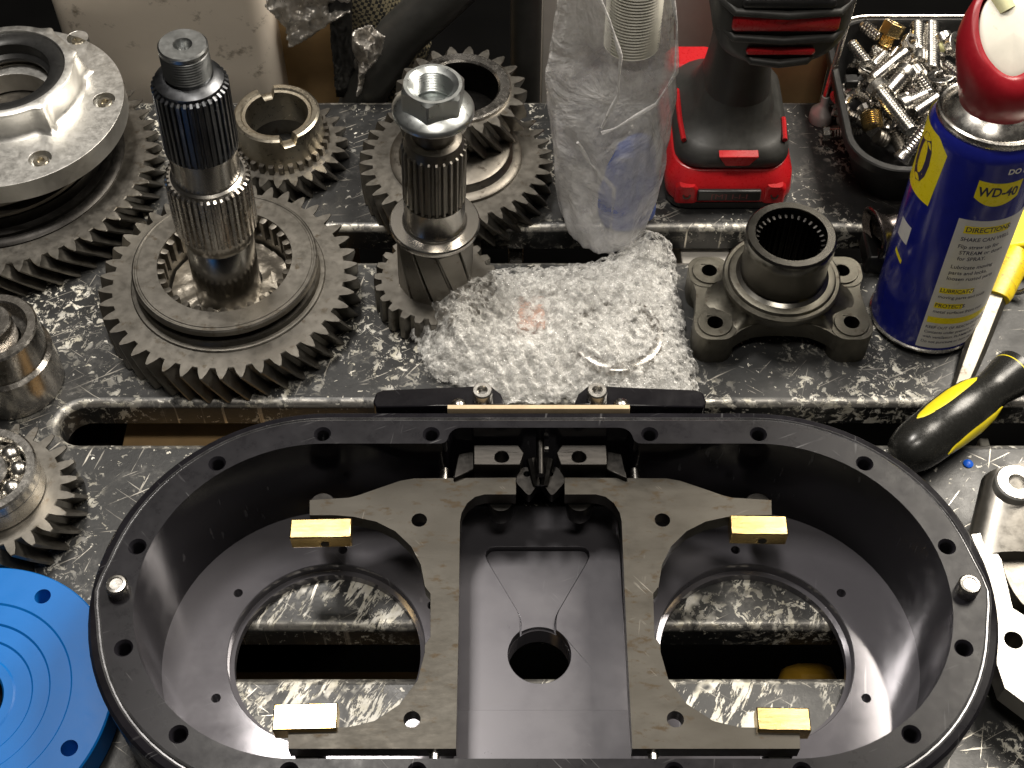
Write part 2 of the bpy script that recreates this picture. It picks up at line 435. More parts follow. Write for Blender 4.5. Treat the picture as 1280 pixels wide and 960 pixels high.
# ------------------------------------------------------------------ gear tools
def gear_ring(Nt, rr, rt, z, tw=0.0, tip=.09, foot=.30):
    out = []
    for i in range(Nt):
        for f, r in ((-.5, rr), (-foot, rr), (-(foot + tip) / 2 - .02, rr + (rt - rr) * .55), (-tip, rt), (tip, rt), ((foot + tip) / 2 + .02, rr + (rt - rr) * .55), (foot, rr)):
            a = 2 * pi * (i + f) / Nt + tw
            out.append((r * math.cos(a), r * math.sin(a), z))
    return out
def circ_ring(n, r, z, tw=0):
    return [(r * math.cos(2 * pi * (i / n) - pi / n * 7 + tw), r * math.sin(2 * pi * (i / n) - pi / n * 7 + tw), z) for i in range(n)]
def gear(mb, Nt, rr, rt, z0, z1, rin, twist=0.0, steps=6, ch=.5, tip=.09, foot=.30):
    n = 7 * Nt
    ts = [twist * k / steps for k in range(steps + 1)]
    rs = [circ_ring(n, rin, z0), gear_ring(Nt, rr - ch, rt - ch, z0, 0, tip, foot)]
    for k in range(steps + 1):
        z = z0 + ch + (z1 - z0 - 2 * ch) * k / steps
        rs.append(gear_ring(Nt, rr, rt, z, ts[k], tip, foot))
    rs.append(gear_ring(Nt, rr - ch, rt - ch, z1, twist, tip, foot))
    rs.append(circ_ring(n, rin, z1, twist))
    mb.rings(rs, loop=True)
def spline(mb, Nt, rr, rt, z0, z1, ch=1.0, tip=.2, foot=.33, twist=0, steps=1):
    rs = [gear_ring(Nt, rr - ch, rt - ch * 1.6, z0, 0, tip, foot)]
    for k in range(steps + 1):
        rs.append(gear_ring(Nt, rr, rt, z0 + ch + (z1 - z0 - 2 * ch) * k / steps, twist * k / steps, tip, foot))
    rs.append(gear_ring(Nt, rr - ch, rt - ch * 1.6, z1, twist, tip, foot))
    mb.rings(rs)
def internal_teeth(mb, Nt, r_in, r_root, z0, z1):
    rs = [gear_ring(Nt, r_root, r_in, z, 0, .16, .30) for z in (z0, z1)]
    mb.rings([rs[1], rs[0]], False, False)
def thread(r, z0, z1, pitch=1.9, d=.7):
    out = []; z = z0
    while z < z1 - pitch * .4:
        out += [(r - d, z), (r, z + pitch * .5)]
        z += pitch
    out.append((r - d, z1))
    return out
def zup(py0, z0, py1):
    """height of the point seen at row py1 straight above the one seen at row py0 at height z0"""
    g = at(640, py0, z0)
    lo, hi = z0, 600.0
    for _ in range(50):
        m = (lo + hi) / 2
        d = (g.y - CAM_Y); h = CAM_H - m
        up = d * math.cos(TAU) - h * math.sin(TAU); dep = d * math.sin(TAU) + h * math.cos(TAU)
        if 480 - FOC * up / dep > py1: lo = m
        else: hi = m
    return lo

# ------------------------------------------------------------------ gearbox case (the main object)
CX, HX, CYC = 14.8, 111.3, -182.5
ZR, ZF = 80.0, 13.0
def stad(r, bulge=0.0, n=40):
    pts = []
    for s in (1, -1):
        for i in range(n + 1):
            a = -pi / 2 + pi * i / n if s == 1 else pi / 2 + pi * i / n
            rr = r + bulge * math.exp(-((math.degrees(a) - (0 if s == 1 else 180)) / 6.5) ** 2)
            pts.append((CX + s * HX + rr * math.cos(a), CYC + rr * math.sin(a)))
    return pts
def inner_outline():
    p = stad(84.5)
    n = 41
    right, left = p[:n], p[n:]
    top = CYC + 84.5
    r = 7.0; nh = 48.0; dpt = 10.0
    notch = []
    def arc(cx, cy, r, a0, a1, k=6):
        return [(cx + r * math.cos(R_(a0 + (a1 - a0) * i / k)), cy + r * math.sin(R_(a0 + (a1 - a0) * i / k))) for i in range(k + 1)]
    notch += arc(CX + nh + 4, top + 4, 4, -90, -180)
    notch += arc(CX + nh - r, top + dpt - r, r, 0, 90)
    notch += arc(CX - nh + r, top + dpt - r, r, 90, 180)
    notch += arc(CX - nh - 4, top + 4, 4, 0, -90)
    return right + notch + left
case = Thing('gearbox_case', 'black anodised oblong gearbox case with two round openings lying open at the front', 'gearbox case', (CX, CYC, 0))
mb = MB()
sr = lambda r, z, b=0: [(x, y, z) for x, y in stad(r, b)]
mb.rings([sr(104.5, 0), sr(106.5, 1.5), sr(106.5, ZR - 4), sr(105, ZR - 2.2), sr(101.9, ZR - 1.5, 2.5)], False, False)
bead = MB(); bead.rings([sr(101.9, ZR - 1.5, 2.5), sr(101.4, ZR - 1.3, 2.5), sr(101.0, ZR - 2.2, 2.5), sr(100.3, ZR - 2.2, 2.5), sr(99.9, ZR - .6, 2.5), sr(99.0, ZR, 2.5)], False, False)
case.part('edge_bead', bead, metal('pale_anodised_edge', (.10, .10, .105), (.26, .26, .27), .2, .34, 40, metallic=.7, bump=.03), smooth=30)  # bead paler and more metallic than the rim
hole_pos = []
RH = 90.4
for s in (1, -1):
    for dx in (56.8, 113.3):
        if True:
            hole_pos.append((CX + s * dx, CYC + RH)); hole_pos.append((CX + s * dx, CYC - RH))
    for a in (53, 15, -20, -54):
        hole_pos.append((CX + s * (HX + RH * math.cos(R_(a))), CYC + RH * math.sin(R_(a))))
dowels = [(CX + s * (HX + 92), CYC - 1) for s in (1, -1)]
holes = [circ(x, y, 4.5, 20) for x, y in hole_pos]
mb.prism([p for p in stad(99.0, 2.5)], [inner_outline()] + holes, 0, ZR, walls=False, bottom=False)
for x, y in hole_pos:
    pr = [(4.5, ZR), (3.9, ZR - .7)]; z = ZR - .7
    for k in range(7): pr += [(3.3, z - .9), (4.0, z - 1.8)]; z -= 1.8
    mb.lathe(pr, 20, (x, y), cap0=False, cap1=True)
case.part('case_rim', mb, M['anod_rim'], smooth=30)
mb = MB(); mb.wall(inner_outline(), ZF, ZR, True); case.part('cavity_wall', mb, M['anod'], smooth=30)
# floor with bores
mb = MB()
bores = [(CX - HX, CYC), (CX + HX, CYC)]
RB = 51.5
ch = at(674, 824, ZF)
small = []
for s, b in ((-1, bores[0]), (1, bores[1])):
    for k in range(6):
        a = R_(86 + 60 * k)
        small.append((b[0] - s * 60.0 * math.cos(a) * 1.0, b[1] + 60.0 * math.sin(a)))
small = [(x, y) for x, y in small if 63 > 0]
mb.prism(stad(84.6), [circ(b[0], b[1], RB, 96) for b in bores] + [circ(ch.x, ch.y, 16.2, 48)] + [circ(x, y, 2.5, 14) for x, y in small], 0, ZF, walls=False, bottom=False)
for b in bores:
    mb.lathe([(RB, ZF), (RB - .4, ZF - .6), (RB - .4, 6), (48.6, 5.4), (48.6, 0)], 96, b, cap0=False, cap1=False)
mb.lathe([(16.2, ZF), (16.2, 0)], 48, (ch.x, ch.y), cap0=False, cap1=False)
for x, y in small: mb.lathe([(2.5, ZF), (2.3, ZF - 9)], 14, (x, y), cap0=False)
case.part('case_floor', mb, M['anod_floor'], smooth=30)
# raised centre pad with keyhole pocket
def PW(px, py, z): p = at(px, py, z); return (p.x, p.y)
ZP = ZF + 6.0
pk = [PW(x, y, ZP) for x, y in ((610, 702), (607, 695), (608, 689), (612, 685), (619, 683.5), (726, 683.5), (732, 685), (736, 689), (737, 695), (734, 702), (699, 762), (696.5, 768), (695, 776))]
rc = 16.2
pr_, pl_ = at(695, 792, ZP), at(650, 792, ZP)
def circ_arc(c, r, a0, a1, k): return [(c.x + r * math.cos(a0 + (a1 - a0) * i / k), c.y + r * math.sin(a0 + (a1 - a0) * i / k)) for i in range(k + 1)]
ar_ = math.atan2(math.sqrt(max(0, rc * rc - (pr_.x - ch.x) ** 2)), pr_.x - ch.x)
al_ = math.atan2(math.sqrt(max(0, rc * rc - (pl_.x - ch.x) ** 2)), pl_.x - ch.x)
keyhole = pk + circ_arc(ch, rc + .05, ar_, al_ - 2 * pi, 36) + [PW(650, 776, ZP), PW(648.5, 768, ZP), PW(646, 762, ZP)]
xl, xr = CX - 43.5, CX + 43.5
y1 = CYC + 84.0; y2 = at(640, 889, ZP).y; y0 = CYC - 84.0
mb = MB()
mb.prism([(xl, y2), (xr, y2), (xr, y1), (xl, y1)], [keyhole], ZF + .02, ZP)
mb.prism([(xl, y0), (xr, y0), (xr, y2 - .02), (xl, y2 - .02)], [], ZF + .02, ZP + 1.6)
case.part('centre_pad', mb, M['anod_pad'], bevel=.5)
rec = pk + circ_arc(ch, rc + .05, ar_, al_, 12) + [PW(650, 776, ZP), PW(648.5, 768, ZP), PW(646, 762, ZP)]
gx_ = sum(p[0] for p in rec) / len(rec); gy_ = sum(p[1] for p in rec) / len(rec)
def inset(poly, d):
    out = []
    for i in range(len(poly)):
        a_, b_, c_ = Vector(poly[i - 1]), Vector(poly[i]), Vector(poly[(i + 1) % len(poly)])
        t_ = (c_ - a_).normalized(); out.append((b_.x - t_.y * d, b_.y + t_.x * d))
    return out
ar2 = sum(rec[i][0] * rec[(i + 1) % len(rec)][1] - rec[(i + 1) % len(rec)][0] * rec[i][1] for i in range(len(rec)))
rec = inset(rec, .85 if ar2 > 0 else -.85)
mb = MB(); mb.prism(rec, [], ZF + .04, ZF + 2.6); case.part('pocket_floor', mb, M['anod_pad'])
for x, y in dowels:
    mb = MB(); mb.lathe([(5.4, ZR - 8), (5.4, ZR + 6.2), (4.6, ZR + 7.2), (3.4, ZR + 7.4), (3.0, ZR + 6.9), (0.1, ZR + 6.9)], 28, (x, y), cap1=True)
    case.part('dowel_pin', mb, M['bright'])

# fork plates
ZK = 60.0
def mir(p): return (2 * CX - p[0], p[1])
fork_px = [(387, 644), (387, 625), (436, 622), (448, 619), (462, 614), (500, 601), (517, 598), (645, 597), (645, 618)]
# inside corner arcs approximated with measured points
fork_px += [(606, 618), (594, 621), (584, 629), (577, 641), (575, 652), (573, 800), (570, 936), (360, 936), (360, 910), (436, 909), (468, 901), (500, 880), (522, 850), (531, 815), (531, 806), (538, 796), (538, 742), (531, 733), (526, 706), (514, 683), (494, 664), (470, 652), (442, 646), (418, 644)]
def fork(side):
    pts = [PW(x, y, ZK) for x, y in fork_px]
    hl = [(PW(524, 650, ZK), 4.0), (PW(515, 899, ZK), 4.0)]
    if side > 0:
        pts = [mir(p) for p in pts]; hl = [(mir(c), r) for c, r in hl]
    mb = MB()
    mb.prism(pts, [circ(c[0], c[1], r, 20) for c, r in hl], ZK - 9, ZK)
    return mb, pts, hl
for side in (-1, 1):
    nm = 'left' if side < 0 else 'right'
    mb, pts, hl = fork(side)
    c = pts[0]
    t = Thing('shift_fork', 'flat C shaped steel shift fork over the %s round opening of the black case' % nm, 'shift fork', (pts[14][0], CYC, ZK - 9), 'shift forks inside the case')
    t.part('fork_plate', mb, M['plate'], bevel=.5)
    for (px, py, pyt) in ((403, 630, 0), (386, 937, 0), (626, 626, 1)):
        q = PW(px, py, ZK - 10)
        if side > 0: q = mir(q)
        mb = MB(); mb.lathe([(6.8, ZK - 22), (7.2, ZK - 20), (7.2, ZK - 11), (6.4, ZK - 9.8), (2.2, ZK - 9.8), (2.0, ZK - 12), (.1, ZK - 12)], 24, q)
        t.part('screw_head', mb, M['blackox'])
    # rail
    rx = PW(555, 590, ZK)[0] if side < 0 else mir(PW(555, 590, ZK))[0]
    mb = MB(); mb.tube([(rx, CYC + 84.4, ZK - 5), (rx, CYC - 84.4, ZK - 5)], 2.6, 14)
    tag(mb.obj('shift_rail', M['bright'], None, (rx, CYC, ZK - 5)), 'thin bright steel rail running through the %s shift fork' % nm, 'rail', 'shift rails in the case')
# brass pads
for (lx, ly, rx, ry, lab, tilt) in ((364, 648, 438, 672, 'gold brass pad on the upper end of the left shift fork', 0), (343, 879, 420, 912, 'gleaming brass pad on the lower end of the left shift fork', 0),
                          (912, 644, 986, 668, 'bright brass pad on the upper end of the right shift fork', 0), (945, 884, 1015, 913, 'bright brass pad on the lower end of the right shift fork', 0)):
    z = ZK + 3
    a = at(lx, ly, z); b = at(rx, ry, z)
    t = Thing('brass_pad', lab, 'brass pad', ((a.x + b.x) / 2, (a.y + b.y) / 2, z - 10), 'brass pads on the shift forks')
    mb = MB(); mb.box(((a.x + b.x) / 2, (a.y + b.y) / 2, z - 5), (b.x - a.x, a.y - b.y, 10), rz=R_(1.5 if lx < 500 else -1.2))
    o = t.part('pad_block', mb, M['brass'], bevel=.6)
    mb = MB(); cx_ = (a.x + b.x) / 2 + 2; mb.tube([(cx_, b.y + .5, z - 6.5), (cx_, b.y - .4, z - 6.5)], 2.2, 16)
    t.part('set_screw', mb, M['blackox'])
# linkage between forks
lk = Thing('interlock_linkage', 'dark steel interlock blocks and pawls between the two shift forks', 'linkage', (CX, CYC + 80, 40))
ZL = 68
for s in (-1, 1):
    pts = [PW(592, 556, ZL), PW(648, 556, ZL), PW(655, 566, ZL), PW(650, 581, ZL), PW(592, 581, ZL)]
    wp = [PW(572, 560, ZL), PW(592.5, 556, ZL), PW(592.5, 581, ZL), PW(566, 592, ZL)]
    hc = PW(627, 571, ZL)
    if s > 0: pts = [mir(p) for p in pts]; hc = mir(hc); wp = [mir(p) for p in wp]
    mb = MB(); mb.prism(pts, [circ(hc[0], hc[1], 3.6, 20)], ZL - 14, ZL); mb.prism(circ(hc[0], hc[1], 4, 12), [], ZL - 15, ZL - 11)
    lk.part('interlock_block', mb, metal('dark_block_steel', (.05, .047, .044), (.08, .075, .07), .34, .45, 60, stretch=(1, 6, 1)), bevel=.6)
    mb = MB(); mb.prism(wp, [], ZL - 22, ZL - 5); lk.part('wedge', mb, M['blackox'], bevel=.8)
    cc = PW(661, 601, ZK - 1)
    if s > 0: cc = mir(cc)
    mb = MB()
    ol = [(cc[0] + (5.6 + (1.2 * math.cos(2 * a + .6 * s))) * math.cos(a), cc[1] + (8.5 + 1.5 * math.sin(3 * a)) * math.sin(a)) for a in [2 * pi * i / 40 for i in range(40)]]
    mb.prism(ol, [circ(cc[0] - 1, cc[1] + 3, 1.8, 12)], ZK - 6, ZK + 1)
    lk.part('pawl', mb, M['blackox'], bevel=.4)
    ax = PW(665, 566, ZL + 4); bx = PW(671, 606, ZK + 2)
    if s > 0: ax = mir(ax); bx = mir(bx)
    mb = MB(); mb.tube([(ax[0], ax[1], ZL - 2), (bx[0], bx[1], ZK + 1)], [3.2, 2.2], 8); lk.part('lever', mb, M['blackox'])
mb = MB(); mb.tube([(CX, CYC + 95, ZL + 1), (CX, CYC + 72, ZL + 1)], 2.2, 12); lk.part('spring_pin', mb, M['blackox'])
mb = MB(); mb.box((CX + 2, PW(672, 559, ZL)[1], ZL - 2), (5, 1.6, 3)); lk.part('spring_clip', mb, M['bright'])

# rear bracket, gasket and screws
ZB = 74.0
br = Thing('rear_cover', 'black rear cover plate bolted behind the case with a tan gasket', 'cover plate', (CX, at(674, 505, ZB).y, 40))
for s in (-1, 1):
    pts = [PW(x, y, ZB) for x, y in ((466, 502), (470, 491), (480, 487), (560, 484), (612, 481), (626, 492), (632, 506), (470, 509))]
    # keep it behind the case wall
    pts = [(x, max(y, CYC + 107.2)) for x, y in pts]
    if s > 0: pts = [mir(p) for p in pts][::-1]
    mb = MB(); mb.prism(pts, [], ZB - 12, ZB); br.part('cover_lug', mb, M['anod'], bevel=.8)
    c = PW(603, 489, ZB + 6)
    if s > 0: c = mir(c)
    mb = MB(); mb.lathe([(5.2, ZB + .02), (5.4, ZB + .5), (5.4, ZB + 6.5), (4.8, ZB + 7.2), (2.9, ZB + 7.2), (2.9, ZB + 3.5), (.1, ZB + 3.5)], 6 * 5, c)
    br.part('socket_screw', mb, M['bright'])
    c = PW(573, 503, ZB + 4)
    if s > 0: c = mir(c)
    c = (c[0], max(c[1], CYC + 111.5))
    mb = MB(); mb.lathe([(4.2, ZB), (4.2, ZB + 2), (3.2, ZB + 3.6), (1.2, ZB + 4.4), (.1, ZB + 4.5)], 20, c); br.part('button_screw', mb, M['steel'])
gx0, gx1 = PW(560, 508, ZB)[0], PW(786, 508, ZB)[0]
mb = MB(); mb.box(((gx0 + gx1) / 2, CYC + 108.6, ZB - 10), (gx1 - gx0, 2.6, 30)); br.part('gasket', mb, plain('tan_gasket', (.60, .47, .30), .7), bevel=.2)
mb = MB(); mb.box(((gx0 + gx1) / 2, CYC + 112.5, ZB - 12), (gx1 - gx0 - 30, 5, 20)); br.part('cover_body', mb, M['anod'], bevel=.6)

# ------------------------------------------------------------------ large gear with tall shaft
Z1 = 24.0
c = at(286, 346, Z1)
Rg = 161 / ppm(346, Z1)
g1 = Thing('large_gear', 'large helical gear with raised sliding sleeve holding the tall splined shaft', 'gear', (c.x, c.y, 0))
mb = MB(Matrix.Translation((c.x, c.y, 0)))
gear(mb, 42, Rg - 8.2, Rg, 0.3, Z1, 38, twist=-.16, tip=.055, foot=.34)
g1.part('gear_wheel', mb, M['gear'], smooth=30)
mb = MB(Matrix.Translation((c.x, c.y, 0)))
k = Rg / 80.0
Ri = 40 * k
mb.rings([[(r * math.cos(2 * pi * i / 84), r * math.sin(2 * pi * i / 84), z) for i in range(84)] for r, z in
          [(Ri + 1, Z1 - 3), (60 * k, Z1 - 3), (60 * k, Z1 + .6), (59.4 * k, Z1 + 1.2), (57 * k, Z1 + 1.6), (56 * k, Z1 + 4.5), (50 * k, Z1 + 5), (50 * k, Z1 + 9.5), (55.5 * k, Z1 + 10), (56.5 * k, Z1 + 11), (56.5 * k, Z1 + 14.5), (55.5 * k, Z1 + 15.5), (54.8 * k, Z1 + 15.5), (54.4 * k, Z1 + 15.1), (53.4 * k, Z1 + 15.1), (53 * k, Z1 + 15.5), (Ri + 1.2, Z1 + 15.5), (Ri + 1, Z1 + 15.2), (Ri + 1, Z1 - 3)]], False, False)
sl = g1.part('sliding_sleeve', mb, M['gear'], smooth=30)
mb = MB(Matrix.Translation((c.x, c.y, 0)))
n = 30
outr = [(Ri + 1.6) for _ in range(7 * n)]
tr = gear_ring(n, Ri + 1.3, Ri - 3.0, Z1 + 14.2, 0, .17, .28)
br_ = gear_ring(n, Ri + 1.3, Ri - 3.0, Z1 - 1, 0, .17, .28)
orr = circ_ring(7 * n, Ri + 1.5, Z1 + 14.8)
mb.rings([orr, tr, br_], False, False)
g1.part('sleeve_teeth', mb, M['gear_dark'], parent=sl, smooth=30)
# greasy hub in the middle, uneven
mb = MB(Matrix.Translation((c.x, c.y, 0)))
rs = []
for r in (20, 23, 26, 29, 32, 34.5, 36.5):
    ring = []
    for i in range(90):
        a = 2 * pi * i / 90
        h = 2.6 * mn.noise(Vector((r * .18 * math.cos(a), r * .18 * math.sin(a), 3.3))) + 1.3 * mn.noise(Vector((r * .6 * math.cos(a), r * .6 * math.sin(a), 1.3)))
        ring.append((r * math.cos(a) * k, r * math.sin(a) * k, Z1 - 5 + h * .8 - (r - 20) * .12 + (3 * (0.5 + .5 * math.sin(3 * a + .8)) ** 6 if r in (26, 29) else 0)))
    rs.append(ring)
mb.rings([r[::-1] for r in rs[::-1]][::1], False, False)
g1.part('greased_hub', mb, M['grease'], smooth=60)

base = at(284, 349, Z1 + 4)
ztop = zup(349, Z1 + 4, 55)
top = at(228, 55, ztop)
Lh = (top - base).length
sh = Thing('splined_shaft', 'tall splined shaft with threaded tip standing in the large gear', 'shaft', base)
Mx = align(base, top)
def zf(py):  # length along the shaft for its axis point seen at row py
    lo, hi = 0.0, Lh
    for _ in range(40):
        m = (lo + hi) / 2; p = base + (top - base) * (m / Lh)
        d = p.y - CAM_Y; h = CAM_H - p.z
        y = 480 - FOC * (d * math.cos(TAU) - h * math.sin(TAU)) / (d * math.sin(TAU) + h * math.cos(TAU))
        if y > py: lo = m
        else: hi = m
    return lo
def px2mm(px, py):
    l = zf(py); p = base + (top - base) * (l / Lh)
    dep = (p.y - CAM_Y) * math.sin(TAU) + (CAM_H - p.z) * math.cos(TAU)
    return px * dep / FOC
L1, L2, L3, L4, L5 = zf(276), zf(218), zf(181), zf(103), zf(96)
r1 = px2mm(42, 320)
mb = MB(Mx); mb.lathe([(r1 - 1, -22), (r1, -20), (r1, L1 - 12), (r1 - .3, L1 - 11.6), (r1 - .3, L1 - 11), (r1, L1 - 10.6), (r1, L1)], 64)
sh.part('journal', mb, M['ground'])
mb = MB(Mx); spline(mb, 40, px2mm(48, 260) , px2mm(52, 260) , L1 - 1, L2 + 1, 1.0)
sh.part('lower_spline', mb, M['steel'], smooth=25)
rn = px2mm(44, 215)
mb = MB(Mx); mb.lathe([(rn, L2 - 1), (rn + .8, L2 + 1.4), (rn - .8, L2 + 2.2), (rn - .8, L3 - 2), (rn + .4, L3 - .8), (rn + .4, L3 + 1)], 64)
sh.part('neck', mb, M['ground'])
mb = MB(Mx); spline(mb, 36, px2mm(43.5, 150), px2mm(47, 150), L3 - .5, L4 + 1, 1.4)
sh.part('upper_spline', mb, M['blued'], smooth=25)
rs_ = px2mm(43, 105)
mb = MB(Mx); mb.lathe([(rs_ - 1, L4 - 1), (rs_, L4 + .4), (rs_, L4 + 3), (rs_ - 3.2, L5 + 1.5), (rs_ - 5, L5 + 2), (rs_ - 5.4, L5 + 1)], 64)
sh.part('shoulder', mb, M['blued'])
rt_ = px2mm(31, 70)
mb = MB(Mx); mb.lathe([(rt_ - 1.2, L5 - 1), (rt_ - 1.2, L5 + 3)] + thread(rt_, L5 + 3, Lh - 3.4, 1.7, .75) + [(rt_, Lh - 3), (rt_, Lh - .8), (rt_ - .8, Lh), (5.0, Lh), (4.2, Lh - 1), (3.6, Lh - 3), (2.2, Lh - 5), (1.0, Lh - 6)], 56)
sh.part('threaded_tip', mb, metal('thread_steel', (.26, .27, .27), (.36, .37, .37), .28, .4, 80, bump=.1), smooth=22)

# ------------------------------------------------------------------ small gear behind with notched ring
Z2 = 16.0
c = at(352, 176, Z2)
Rg = 82 / ppm(176, Z2)
g2 = Thing('small_gear', 'small gear with notched bronze coloured synchro ring behind the tall shaft', 'gear', (c.x, c.y, 0))
T2 = Matrix.Translation((c.x, c.y, 0))
mb = MB(T2); gear(mb, 24, Rg - 7.5, Rg, 0.3, Z2, 24, twist=-.22, tip=.06, foot=.34); g2.part('gear_wheel', mb, M['gear'], smooth=30)
mb = MB(T2); gear(mb, 30, 29.5, 33.0, Z2 - 1, Z2 + 6, 23, tip=.2, foot=.3); g2.part('dog_teeth', mb, M['gear_dark'], smooth=30)
mb = MB(T2)
zt = zup(176, Z2, 140)
ns = 72
def notched(r, z, notch_z):
    out = []
    for i in range(ns):
        a = 2 * pi * i / ns
        dd = min(abs((math.degrees(a) - q + 180) % 360 - 180) for q in (112, 292))
        out.append((r * math.cos(a), r * math.sin(a), z if dd > 8 else notch_z))
    return out
ro, ri = 28.5, 21.0
mb.rings([notched(ri, Z2, Z2), notched(ro + 1.5, Z2, Z2), notched(ro, zt - 1, zt - 7), notched(ro - 1.5, zt, zt - 6.5), notched(ri + 3, zt, zt - 6.5), notched(ri + 2, zt - 1.2, zt - 7), notched(ri, zt - 1.5, zt - 7)], loop=True)
g2.part('synchro_ring', mb, M['bronze'], smooth=30)

# ------------------------------------------------------------------ housing on big helical gear, back left
Z3 = 24.0
c = at(2, 200, Z3); Rg = 194 / ppm(200, Z3)
g3 = Thing('wide_helical_gear', 'wide helical gear lying under the silver bearing housing at the back left', 'gear', (c.x, c.y, 0))
T3 = Matrix.Translation((c.x, c.y, 0))
mb = MB(T3); gear(mb, 54, Rg - 8.5, Rg, 0.3, Z3, 40, twist=-.20, tip=.06, foot=.34); g3.part('gear_wheel', mb, M['gear'], smooth=30)
mb = MB(T3); mb.lathe([(30, Z3 - 1), (81, Z3 - 1), (81, Z3 + 1), (79, Z3 + 2.5), (75, Z3 + 3), (74.5, Z3 + 5), (70, Z3 + 6), (70, Z3 + 14), (30, Z3 + 14)], 84, cap0=False); g3.part('oil_seal_ring', mb, M['blackox'])
mb = MB(T3); mb.lathe([(66, Z3 + 13.5), (69, Z3 + 14.5), (69, Z3 + 17), (63, Z3 + 18), (63, Z3 + 22), (68, Z3 + 23), (68, Z3 + 27), (40, Z3 + 27)], 84, cap0=False); g3.part('stacked_ring', mb, M['gear_dark'])
ZH = Z3 + 27
h = Thing('bearing_housing', 'silver cast aluminium bearing housing with black seal and four counterbored bolts', 'bearing housing', (c.x, c.y, ZH))
zfl = ZH + 15.0
cf = at(8, 131, zfl)
T3 = Matrix.Translation((cf.x, cf.y, 0))
RF = 145 / ppm(131, zfl)
bp = [at(97, 47, zfl), at(130, 125, zfl), at(50, 198, zfl)]
bp = [Vector((p.x - cf.x, p.y - cf.y, 0)) for p in bp]
bp.append(Vector((-62, 10, 0))); bp.append(Vector((-35, 52, 0)))
mb = MB(T3)
mb.prism(circ(0, 0, RF, 96), [circ(0, 0, 30, 48)] + [circ(p.x, p.y, 7.2, 24) for p in bp], zfl - 14, zfl, bottom=False)
for p in bp: mb.lathe([(7.2, zfl), (7.2, zfl - 6), (.1, zfl - 6)], 24, (p.x, p.y), cap0=False)
h.part('flange', mb, M['alu'], bevel=.6)
for p in bp:
    mb = MB(T3); mb.lathe([(4.8, zfl - 6), (4.8, zfl - 2), (4.2, zfl - 1.4), (2.4, zfl - 1.4), (2.4, zfl - 4), (.1, zfl - 4)], 24, (p.x, p.y)); h.part('counterbored_bolt', mb, M['bronze'])
zb = zfl + 19
cbs = at(4, 87, zb)
T3 = Matrix.Translation((cbs.x, cbs.y, 0))
mb = MB(T3)
RBs = 86 / ppm(87, zb)
def boss(r, z, amp):
    out = []
    for i in range(180):
        a = 2 * pi * i / 180
        b = sum(math.exp(-(((math.degrees(a) - q + 180) % 360 - 180) / 5.0) ** 2) for q in (-48, 24, 62, 118, 190, 250))
        out.append(((r + amp * b) * math.cos(a), (r + amp * b) * math.sin(a), z))
    return out
RS = 75 / ppm(85, zb)
mb.rings([boss(RBs + 4.5, zfl - .5, 7), boss(RBs + 1.5, zfl + 1.2, 6.5), boss(RBs, zfl + 4, 6), boss(RBs - .5, zb - 4, 3.5), boss(RBs, zb - 3, 3.4), boss(RBs, zb - .6, 3.4), boss(RBs - .8, zb, 3), boss(RS + .4, zb, 0), boss(RS, zb - .5, 0), boss(RS, zb - 6, 0)], False, False)
h.part('boss', mb, M['alu'], smooth=45)
mb = MB(T3); mb.lathe([(RS + .3, zb - 5), (RS - .2, zb - 1.4), (RS - 1.2, zb - 1), (RS - 8, zb - 1.6), (RS - 10, zb - 3), (RS - 10.5, zb - 10), (RS - 13, zb - 12), (RS - 13, zb - 14)], 84, cap0=False, cap1=False); h.part('oil_seal', mb, M['blackpl'])
mb = MB(T3)
pr = [(RS - 9.5, zb - 12)]
z = zb - 12
for k in range(8): pr += [(RS - 9.5, z - 2.2), (RS - 11, z - 2.6), (RS - 11, z - 3.4), (RS - 9.5, z - 3.8)]; z -= 4
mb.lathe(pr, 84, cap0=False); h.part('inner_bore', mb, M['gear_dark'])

# ------------------------------------------------------------------ cup and bearing on the left edge
z = 52.0
c = at(-12, 410, z)
t = Thing('steel_bushing', 'plain round steel bushing cup cut off by the left edge', 'bushing', (c.x, c.y, 0))
mb = MB(); s_ = ppm(410, z); ro = 57 / s_
mb.lathe([(ro + 1, 0), (ro + 2.5, 1), (ro + 2.5, z - 24), (ro, z - 22), (ro, z - 1), (ro - 1, z), (ro - 5.5, z), (ro - 6.5, z - 1), (ro - 7, z - 10), (ro - 12, z - 11), (ro - 12.4, 4)], 80, (c.x, c.y)); t.part('cup_wall', mb, M['steel'])
mb = MB(); mb.lathe([(ro - 13, 2), (ro - 13, z + 5), (ro - 14, z + 6), (ro - 19, z + 6), (ro - 20, z - 4)], 64, (c.x, c.y)); t.part('inner_sleeve', mb, M['steel'])

zt = 46.0
c = at(-22, 588, zt)
t = Thing('gear_with_bearing', 'toothed gear with open ball bearing on top at the left edge', 'gear', (c.x, c.y, 0))
Tm = Matrix.Translation((c.x, c.y, 0))
cg = at(-38, 612, 28); Rg = 103 / ppm(612, 28)
mb = MB(Tm); gear(mb, 24, Rg - 8.5, Rg, .3, 26, 18, twist=-.34, tip=.09); t.part('gear_wheel', mb, M['gear'], smooth=30)
Rb = 66 / ppm(590, zt)
mb = MB(Tm); mb.lathe([(Rb - 1, 26), (Rb, 27), (Rb, zt - 8), (Rb - .4, zt - 7.6), (Rb, zt - 7.2), (Rb, zt - 1), (Rb - 1, zt), (Rb - 5.2, zt), (Rb - 5.8, zt - 1), (Rb - 7, zt - 7), (Rb - 5.8, zt - 13), (Rb - 5.8, 26)], 90, cap0=False, cap1=False); race = t.part('outer_race', mb, M['bright'])
